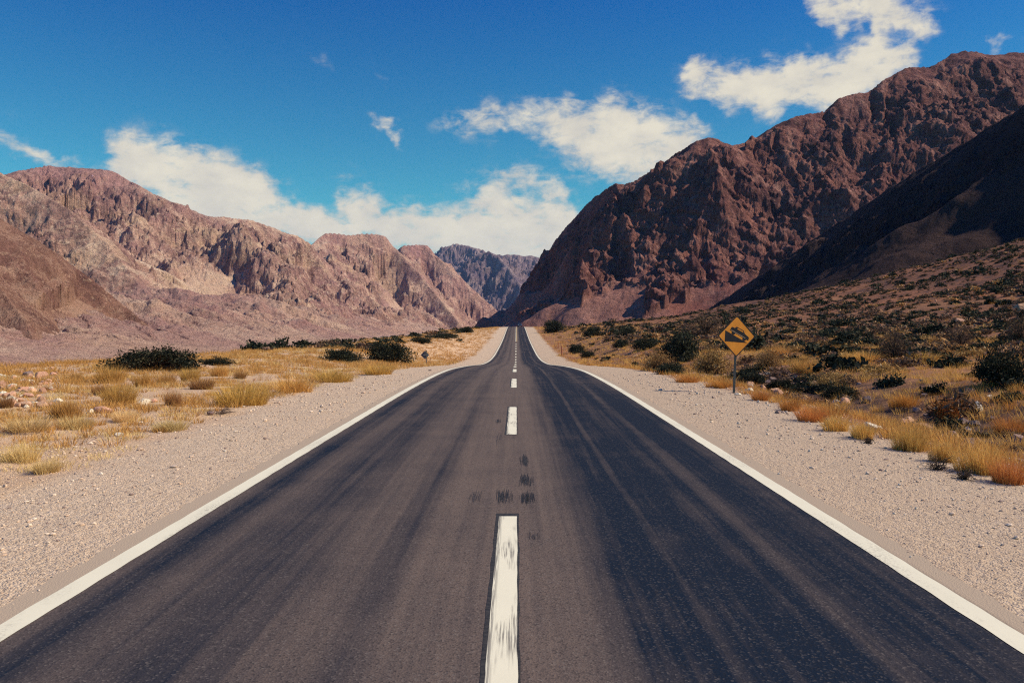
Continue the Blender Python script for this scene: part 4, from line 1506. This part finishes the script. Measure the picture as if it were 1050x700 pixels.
ROCK = {'pale': [rock_mesh(200 + i, M_ROCK_PALE) for i in range(3)], 'red': [rock_mesh(210 + i, M_ROCK_RED) for i in range(4)], 'grey': [rock_mesh(220 + i, M_ROCK_GREY) for i in range(4)]}


def rock(kind, x, y, r, label, group=None, flat=1.0, name='rock'):
    o = obj(name, random.choice(ROCK[kind]))
    o.location = (x, y, gz(x, y) + 0.18 * r)
    o.rotation_euler = (random.uniform(-.2, .2), random.uniform(-.2, .2), random.uniform(0, 6.28))
    o.scale = (r, r, r * flat)
    tag(o, label, 'rock', group)
    return o


for kind, px, py, w, flat, label in [
    ('pale', 148, 414, 13, .8, 'white squarish block of stone on the left verge'),
    ('pale', 94, 424, 9, 1.1, 'white stone beside a red stone near the tall golden tuft'),
    ('red', 105, 423, 16, .75, 'flat red stone right of the white stone on the left verge'),
    ('red', 42, 388, 14, 1.0, 'purple red boulder on top of the rubble heap, right one'),
    ('grey', 29, 386, 13, 1.0, 'dark grey boulder on top of the rubble heap, left one'),
    ('pale', 11, 399, 12, .9, 'cream coloured boulder in the rubble near the left picture edge'),
    ('pale', 121, 447, 10, .7, 'small pale stone on the gravel below the straw tufts at left'),
    ('grey', 216, 425, 9, .6, 'dark flat stone left of the broad golden tuft'),
    ('red', 158, 412, 8, .7, 'small red stone touching the white block'),
    ('pale', 957, 401, 15, .7, 'pale slanted boulder on the rim of the right ditch'),
    ('pale', 1001, 422, 14, 1.5, 'tall pale boulder in the right ditch'),
    ('red', 932, 433, 12, 1.0, 'wedge shaped pinkish stone behind the golden fringe at right'),
    ('pale', 1016, 408, 7, 1.0, 'small round white stone right of the tall pale boulder'),
    ('pale', 984, 427, 6, 1.0, 'small white stone at the foot of the tall pale boulder'),
    ('red', 985, 332, 12, 1.0, 'pinkish boulder at the foot of the right hillside'),
    ('red', 1046, 318, 14, 1.2, 'red boulder on the hillside at the right picture edge'),
    ('pale', 768, 401, 9, .8, 'pale stone right of the sign post foot'),
    ('pale', 757, 405, 7, .8, 'small pale stone touching the sign post foot'),
    ('grey', 940, 421, 8, 1.0, 'grey stone above the pinkish wedge stone at right'),
    ('grey', 798, 424, 6, .8, 'small dark stone on the gravel edge right of the sign'),
    ('grey', 441, 380, 4, .5, 'small dark stone lying on the left gravel shoulder'),
]:
    x, y, z = hit(px, py)
    rock(kind, x, y, w * px_scale(y) * 0.62, label, None, flat)

rng = np.random.default_rng(99)
for i in range(100):
    px = 60 * rng.uniform(0, 1) ** 1.3
    x, y, z = hit(px, rng.uniform(379, 418))
    rock('red' if rng.uniform() < .7 else 'pale', x, y, rng.uniform(0.05, 0.17), 'reddish broken stone of the rubble at the far left', 'rubble stones at the far left')
for i in range(45):
    x, y = -rng.uniform(6.4, 17), rng.uniform(13, 42)
    rock('red' if rng.uniform() < .75 else ('pale' if rng.uniform() < .3 else 'grey'), x, y, rng.uniform(0.04, 0.13), 'small stone among the grass tufts on the left verge', 'stones on the left verge')
for i in range(100):
    x, y = rng.normal(10, 1.3), rng.uniform(13, 44)
    rock('grey' if rng.uniform() < .6 else ('red' if rng.uniform() < .6 else 'pale'), x, y, rng.uniform(0.07, 0.26), 'broken stone lying in the dark ditch on the right', 'stones in the right ditch')
for i in range(40):
    x = rng.uniform(12, 60)
    y = rng.uniform(max(26, x * 1.6), 130)
    rock('red' if rng.uniform() < .6 else 'grey', x, y, rng.uniform(0.1, 0.4), 'stone scattered over the flat and hillside on the right', 'stones on the right flat')

# loose pebbles on the shoulders: nobody could count them
rng = np.random.default_rng(123)
N = 22000
side = np.where(rng.uniform(0, 1, N) < 0.5, -1, 1)
yy = 3.2 * (34 / 3.2) ** rng.uniform(0, 1, N)
xx = side * (3.12 + (rng.uniform(0, 1, N) ** 0.8) * 4.2)
rr = 0.005 + 0.008 * rng.exponential(0.75, N)
rr = np.clip(rr, 0.005, 0.055) * (0.75 + 0.5 * sstep(8, 25, yy)) * np.where(np.abs(xx) < 3.75, 0.55, 1)
zz = np.maximum(ground_z(xx, yy), np.where(np.abs(xx) < 3.3, road_z(yy), -99))
V0, F0 = ico(0)
sc = rng.uniform(0.6, 1.25, (N, 1, 3)) * np.array([1, 1, 0.7])
an = rng.uniform(0, 6.28, N)
P = V0[None] * sc * (1 + rng.uniform(-0.22, 0.22, (N, 12, 1)))
c_, s_ = np.cos(an)[:, None], np.sin(an)[:, None]
P = np.stack([P[..., 0] * c_ - P[..., 1] * s_, P[..., 0] * s_ + P[..., 1] * c_, P[..., 2]], -1) * rr[:, None, None]
P = P + np.stack([xx, yy, zz + rr * 0.3], 1)[:, None, :]
F = (F0[None] + (np.arange(N) * 12)[:, None, None]).reshape(-1, 3)
me = mesh_np('pebbles', P.reshape(-1, 3), [F])
add_attr(me, 'var', np.repeat(rng.uniform(0, 1, N), 12))
M_PEB, t = material('pebble_stone')
v = t.attr('var').outputs['Fac']
c1 = t.mix(t.mapr(v, 0, 0.7), (0.52, 0.36, 0.25), (0.68, 0.54, 0.41))
c1 = t.mix(t.mapr(v, 0.70, 0.76), c1, (0.24, 0.17, 0.15))
c1 = t.mix(t.mapr(v, 0.88, 0.92), c1, (0.66, 0.55, 0.43))
t.out(c1, 0.9, None, 0.1)
tag(obj('pebbles', me, M_PEB), 'loose pebbles strewn over both gravel shoulders', 'gravel', None, 'stuff')


# ------------------------------------------------------------------ signs, stakes, car
def prism(pts, y0, y1):
    """outline in x,z extruded along y: verts, faces"""
    n = len(pts)
    V = [(x, y0, z) for x, z in pts] + [(x, y1, z) for x, z in pts]
    F = [tuple(range(n)), tuple(range(2 * n - 1, n - 1, -1))] + [(i, i + n, (i + 1) % n + n, (i + 1) % n) for i in range(n)]
    return V, F


def join(parts):
    V, F = [], []
    for v, f in parts:
        o = len(V)
        V += list(v)
        F += [tuple(i + o for i in q) for q in f]
    return V, F


def mesh_pd(name, vf, mat, parent=None, bevel=0.0, smooth=False):
    me = D.meshes.new(name)
    me.from_pydata([tuple(v) for v in vf[0]], [], vf[1])
    import bmesh
    bm = bmesh.new()
    bm.from_mesh(me)
    bmesh.ops.recalc_face_normals(bm, faces=bm.faces)
    if bevel:
        bmesh.ops.bevel(bm, geom=list(bm.edges), offset=bevel, segments=2, affect='EDGES', profile=0.7)
    for f in bm.faces:
        f.smooth = smooth
    bm.to_mesh(me)
    bm.free()
    return obj(name, me, mat, parent)


def box(cx, cy, cz, sx, sy, sz):
    x0, x1, y0, y1, z0, z1 = cx - sx / 2, cx + sx / 2, cy - sy / 2, cy + sy / 2, cz - sz / 2, cz + sz / 2
    V = [(x0, y0, z0), (x1, y0, z0), (x1, y1, z0), (x0, y1, z0), (x0, y0, z1), (x1, y0, z1), (x1, y1, z1), (x0, y1, z1)]
    return V, [(3, 2, 1, 0), (4, 5, 6, 7), (0, 1, 5, 4), (1, 2, 6, 5), (2, 3, 7, 6), (3, 0, 4, 7)]


def cyl(cx, cy, cz, r, l, ax='y', n=16):
    V, F = [], []
    for s in (-l / 2, l / 2):
        for k in range(n):
            a = 2 * math.pi * k / n
            p, q = r * math.cos(a), r * math.sin(a)
            V.append({'y': (cx + p, cy + s, cz + q), 'x': (cx + s, cy + p, cz + q), 'z': (cx + p, cy + q, cz + s)}[ax])
    F = [tuple(range(n)), tuple(range(2 * n - 1, n - 1, -1))] + [(i, (i + 1) % n, (i + 1) % n + n, i + n) for i in range(n)]
    return V, F


def rounded_diamond(h, r, n=5):
    """diamond outline of half diagonal h with rounded corners"""
    pts = []
    c = h - r * math.sqrt(2)
    for k, (cx, cz) in enumerate(((c, 0), (0, c), (-c, 0), (0, -c))):
        a0 = rad(-45 + 90 * k)
        for i in range(n + 1):
            a = a0 + rad(90) * i / n
            pts.append((cx + r * math.cos(a), cz + r * math.sin(a)))
    return pts


M_SIGN = mat_simple('amber_sign_sheeting', (0.60, 0.225, 0.022), (0.74, 0.30, 0.035), 5, 0.55, 0.35, 0, 0, 0.05, 0.002)
M_SIGN_BLACK = mat_simple('black_sign_print', (0.010, 0.011, 0.014), (0.020, 0.021, 0.026), 9, 0.6, 0.25)
M_SIGN_BACK = mat_simple('bluish_grey_sign_back', (0.055, 0.065, 0.085), (0.09, 0.10, 0.125), 6, 0.6, 0.3)
M_POST = mat_simple('weathered_green_grey_post', (0.075, 0.085, 0.078), (0.15, 0.15, 0.125), 14, 0.8, 0.2, 0, 0, 0.4, 0.004)
M_STEEL = mat_simple('zinc_bolt', (0.35, 0.35, 0.34), (0.5, 0.5, 0.48), 20, 0.45, 0.5, 0, 0.8)
M_RED = mat_simple('faded_red_stake', (0.26, 0.055, 0.038), (0.36, 0.11, 0.075), 14, 0.85, 0.2)
M_TYPE = mat_simple('grey_slope_highlight', (0.30, 0.22, 0.15), (0.38, 0.28, 0.2), 10, 0.7, 0.2)


def warning_sign():
    bx, by, bz = hit(752.5, 403)
    k = px_scale(by)
    e = empty('warning_sign', (bx, by, bz), 0)
    tag(e, 'amber diamond warning sign with black steep slope and vehicle symbol on a leaning post', 'road sign')
    H = 21.6 * k                                     # half diagonal
    cz = (403 - 344.6) * k
    lean = (754.6 - 752.5) / (403 - 344.6)
    turn = rad(14)

    def place(o):
        o.location = (lean * cz, -0.045, cz)
        o.rotation_euler = (0, rad(1.3), turn)
        return o
    plate = place(mesh_pd('sign_plate', prism(rounded_diamond(H, 0.055), -0.002, 0.002), M_SIGN, e))
    rim_o, rim_i = rounded_diamond(H - 0.001, 0.054), rounded_diamond(H - 0.042, 0.042)
    n = len(rim_o)
    V = [(x, -0.0045, z) for x, z in rim_o] + [(x, -0.0045, z) for x, z in rim_i] + [(x, -0.0022, z) for x, z in rim_o] + [(x, -0.0022, z) for x, z in rim_i]
    F = []
    for i in range(n):
        j = (i + 1) % n
        F += [(i, j, j + n, i + n), (i + n, j + n, j + 3 * n, i + 3 * n), (j, i, i + 2 * n, j + 2 * n), (i + 2 * n, i + 3 * n, j + 3 * n, j + 2 * n)]
    mesh_pd('border', (V, F), M_SIGN_BLACK, plate)
    u = H / 1.0
    wedge = [(-.595 * u, .265 * u), (-.61 * u, -.25 * u), (.55 * u, -.31 * u)]
    mesh_pd('slope_symbol', prism(wedge, -0.0045, -0.0022), M_SIGN_BLACK, plate)
    # vehicle running down the slope: drawn level, then tilted
    a = math.atan2(-.575, 1.145)
    ox, oz = .115 * u, .045 * u

    def tl(p):
        x, z = p[0] * u * 1.18, p[1] * u * 1.3
        return (ox + x * math.cos(a) - z * math.sin(a), oz + x * math.sin(a) + z * math.cos(a))
    body = [(-.44, .0), (-.44, .13), (-.40, .15), (-.30, .155), (-.24, .235), (.10, .235), (.21, .15), (.40, .125), (.45, .09), (.46, .0)]
    parts = [prism([tl(p) for p in body], -0.0045, -0.0022)]
    for cx in (-.26, .28):
        parts.append(prism([tl((cx + .085 * math.cos(t), -.005 + .085 * math.sin(t))) for t in np.linspace(0, 2 * math.pi, 18, endpoint=False)], -0.0052, -0.0022))
    mesh_pd('vehicle_symbol', join(parts), M_SIGN_BLACK, plate)
    win = [(-.19, .165), (-.165, .205), (.075, .205), (.13, .165)]
    mesh_pd('window_symbol', prism([tl(p) for p in win], -0.0062, -0.0046), M_SIGN, plate)
    strip = [(-.40, .0), (-.40, .022), (.30, .022), (.30, .0)]
    mesh_pd('gap_stripe', prism([tl((p[0], p[1] + .012)) for p in strip], -0.0068, -0.0054), M_TYPE, plate)
    Lp = cz + H * 0.55
    post = mesh_pd('post', box(0, 0, (Lp - 0.3) / 2, 0.058, 0.058, Lp + 0.3), M_POST, e, 0.006)
    post.rotation_euler = (0, math.atan(lean), 0)
    return e


warning_sign()


def back_turned_sign():
    y = 72.0
    x = at(436.5, 372, y)[0]
    z = gz(x, y)
    e = empty('road_sign', (x, y, z), rad(8))
    tag(e, 'small dark road sign seen from behind in the golden grass at left', 'road sign')
    H = 0.37
    top = at(437, 363.8, y)[2] - z
    pl = mesh_pd('sign_plate', prism(rounded_diamond(H, 0.04), -0.003, 0.003), M_SIGN_BACK, e)
    pl.location = (-0.06, 0.05, top)
    mesh_pd('bracket', box(-0.02, 0.02, top, 0.34, 0.03, 0.05), M_STEEL, e)
    mesh_pd('post', box(0.06, -0.03, top / 2 + 0.1, 0.075, 0.07, top + 0.6), M_POST, e, 0.005)


back_turned_sign()


def stake(px, py, hpx, lean, label):
    x, y, z = hit(px, py)
    k = px_scale(y)
    e = empty('stake', (x, y, z), random.uniform(0, 3))
    tag(e, label, 'stake', None)
    L = hpx * k
    p = mesh_pd('shaft', box(0, 0, L / 2 - 0.1, 0.11, 0.09, L + 0.2), M_RED, e, 0.012)
    p.rotation_euler = (0, lean, 0)
    c = mesh_pd('reflector', box(0, -0.052, L * 0.8, 0.07, 0.012, 0.12), M_SIGN_BLACK, p)
    return e


stake(576.2, 364.5, 9.5, rad(3), 'taller faded red stake at the right gravel edge in the dip')
stake(572.3, 356.5, 5, rad(-4), 'shorter faded red stake farther along the right gravel edge')

M_CAR = mat_simple('dark_car_paint', (0.016, 0.018, 0.024), (0.026, 0.028, 0.034), 4, 0.3, 0.5)
M_GLASS = mat_simple('dark_car_glass', (0.02, 0.025, 0.03), (0.03, 0.035, 0.04), 3, 0.08, 0.6)
M_TYRE = mat_simple('tyre_rubber', (0.012, 0.012, 0.013), (0.02, 0.02, 0.021), 9, 0.9, 0.1)
M_LAMP = mat_simple('pale_car_lamp', (0.7, 0.68, 0.62), (0.85, 0.83, 0.78), 9, 0.2, 0.6)
M_PLATE = mat_simple('pale_number_plate', (0.6, 0.6, 0.58), (0.7, 0.7, 0.68), 9, 0.5, 0.3)


def oncoming_car():
    y = 336.0
    x = 1.45
    e = empty('car', (x, y, float(road_z(y))), 0)
    tag(e, 'small dark car far away at the crest of the road', 'car')
    prof = [(-2.1, .32), (-2.12, .62), (-2.0, .80), (-1.1, .93), (-.45, 1.42), (1.0, 1.46), (1.75, .98), (2.1, .92), (2.12, .4), (1.9, .3)]
    V, F = prism([(p[0], p[1]) for p in prof], -0.86, 0.86)
    V = [(v[1] * (1 - 0.16 * max(0, v[2] - .93) / .5), v[0], v[2]) for v in V]
    mesh_pd('body', (V, F), M_CAR, e, 0.04, True)
    mesh_pd('windscreen', ([(-.70, -1.06, .97), (.70, -1.06, .97), (.60, -.50, 1.40), (-.60, -.50, 1.40), (-.70, -1.03, .93), (.70, -1.03, .93), (.60, -.46, 1.36), (-.60, -.46, 1.36)],
                           [(0, 1, 2, 3), (7, 6, 5, 4), (0, 4, 5, 1), (1, 5, 6, 2), (2, 6, 7, 3), (3, 7, 4, 0)]), M_GLASS, e)
    for sx in (-.78, .78):
        for sy in (-1.32, 1.32):
            mesh_pd('wheel', cyl(sx, sy, .33, .33, .22, 'x', 20), M_TYRE, e, 0.03)
    for sx in (-.6, .6):
        mesh_pd('headlight', box(sx, -2.10, .70, .32, .08, .16), M_LAMP, e, 0.02)
    mesh_pd('number_plate', box(0, -2.13, .48, .42, .03, .13), M_PLATE, e)


oncoming_car()


# dead weeds: bare dark twigs lying at the right gravel edge
def dead_weed(px, py, w, h, label, seed):
    x, y, z = hit(px, py)
    k = px_scale(y)
    r = np.random.default_rng(seed)
    Vs, Fs, off = [], [], 0
    for i in range(46):
        a = r.uniform(0, 6.28)
        L = r.uniform(0.4, 1) * w * k / 2
        hh = r.uniform(0.1, 1) * h * k
        p = [np.array([0, 0, -0.02]) + r.normal(0, 0.04, 3) * np.array([1, 1, 0])]
        for s_ in (0.35, 0.7, 1.0):
            p.append(np.array([math.cos(a) * L * s_, math.sin(a) * L * s_, hh * math.sin(s_ * 2.2)]) + r.normal(0, 0.025, 3))
        V, F = tube(p, 0.005, 0.0022, 3)
        Vs.append(V)
        Fs.append(F + off)
        off += len(V)
    me = mesh_np('dead_weed', np.concatenate(Vs), [np.concatenate(Fs)])
    o = obj('dead_weed', me, M_TWIG, None, (x, y, z))
    tag(o, label, 'dry weed')


dead_weed(850, 437, 16, 9, 'small dark dead weed at the foot of the golden fringe on the right', 1)
dead_weed(962, 482, 40, 14, 'tangle of dark dry twigs under the largest golden tuft', 2)
dead_weed(988, 492, 36, 10, 'flat dark dry twigs on the gravel below the rusty edge tuft', 3)
dead_weed(890, 455, 14, 5, 'tiny dark dead weed on the gravel left of the twig tangle', 4)
dead_weed(226, 424, 40, 5, 'dry dark sticks lying left under the broad golden tuft', 5)


# ------------------------------------------------------------------ air
def haze():
    V, F = box(0, 7500, 700, 26000, 18000, 1630)
    m = D.materials.new('haze_air')
    m.use_nodes = True
    t = NT(m.node_tree)
    pv = t.n('ShaderNodeVolumePrincipled')
    pv.inputs['Color'].default_value = (0.42, 0.58, 0.98, 1)
    pv.inputs['Density'].default_value = 1.7e-5
    pv.inputs['Anisotropy'].default_value = 0.0
    o = t.n('ShaderNodeOutputMaterial')
    t.link(pv.outputs[0], o.inputs['Volume'])
    h = mesh_pd('haze', (V, F), m)
    tag(h, 'thin bluish air lying before the far mountains', 'haze', None, 'stuff')


haze()
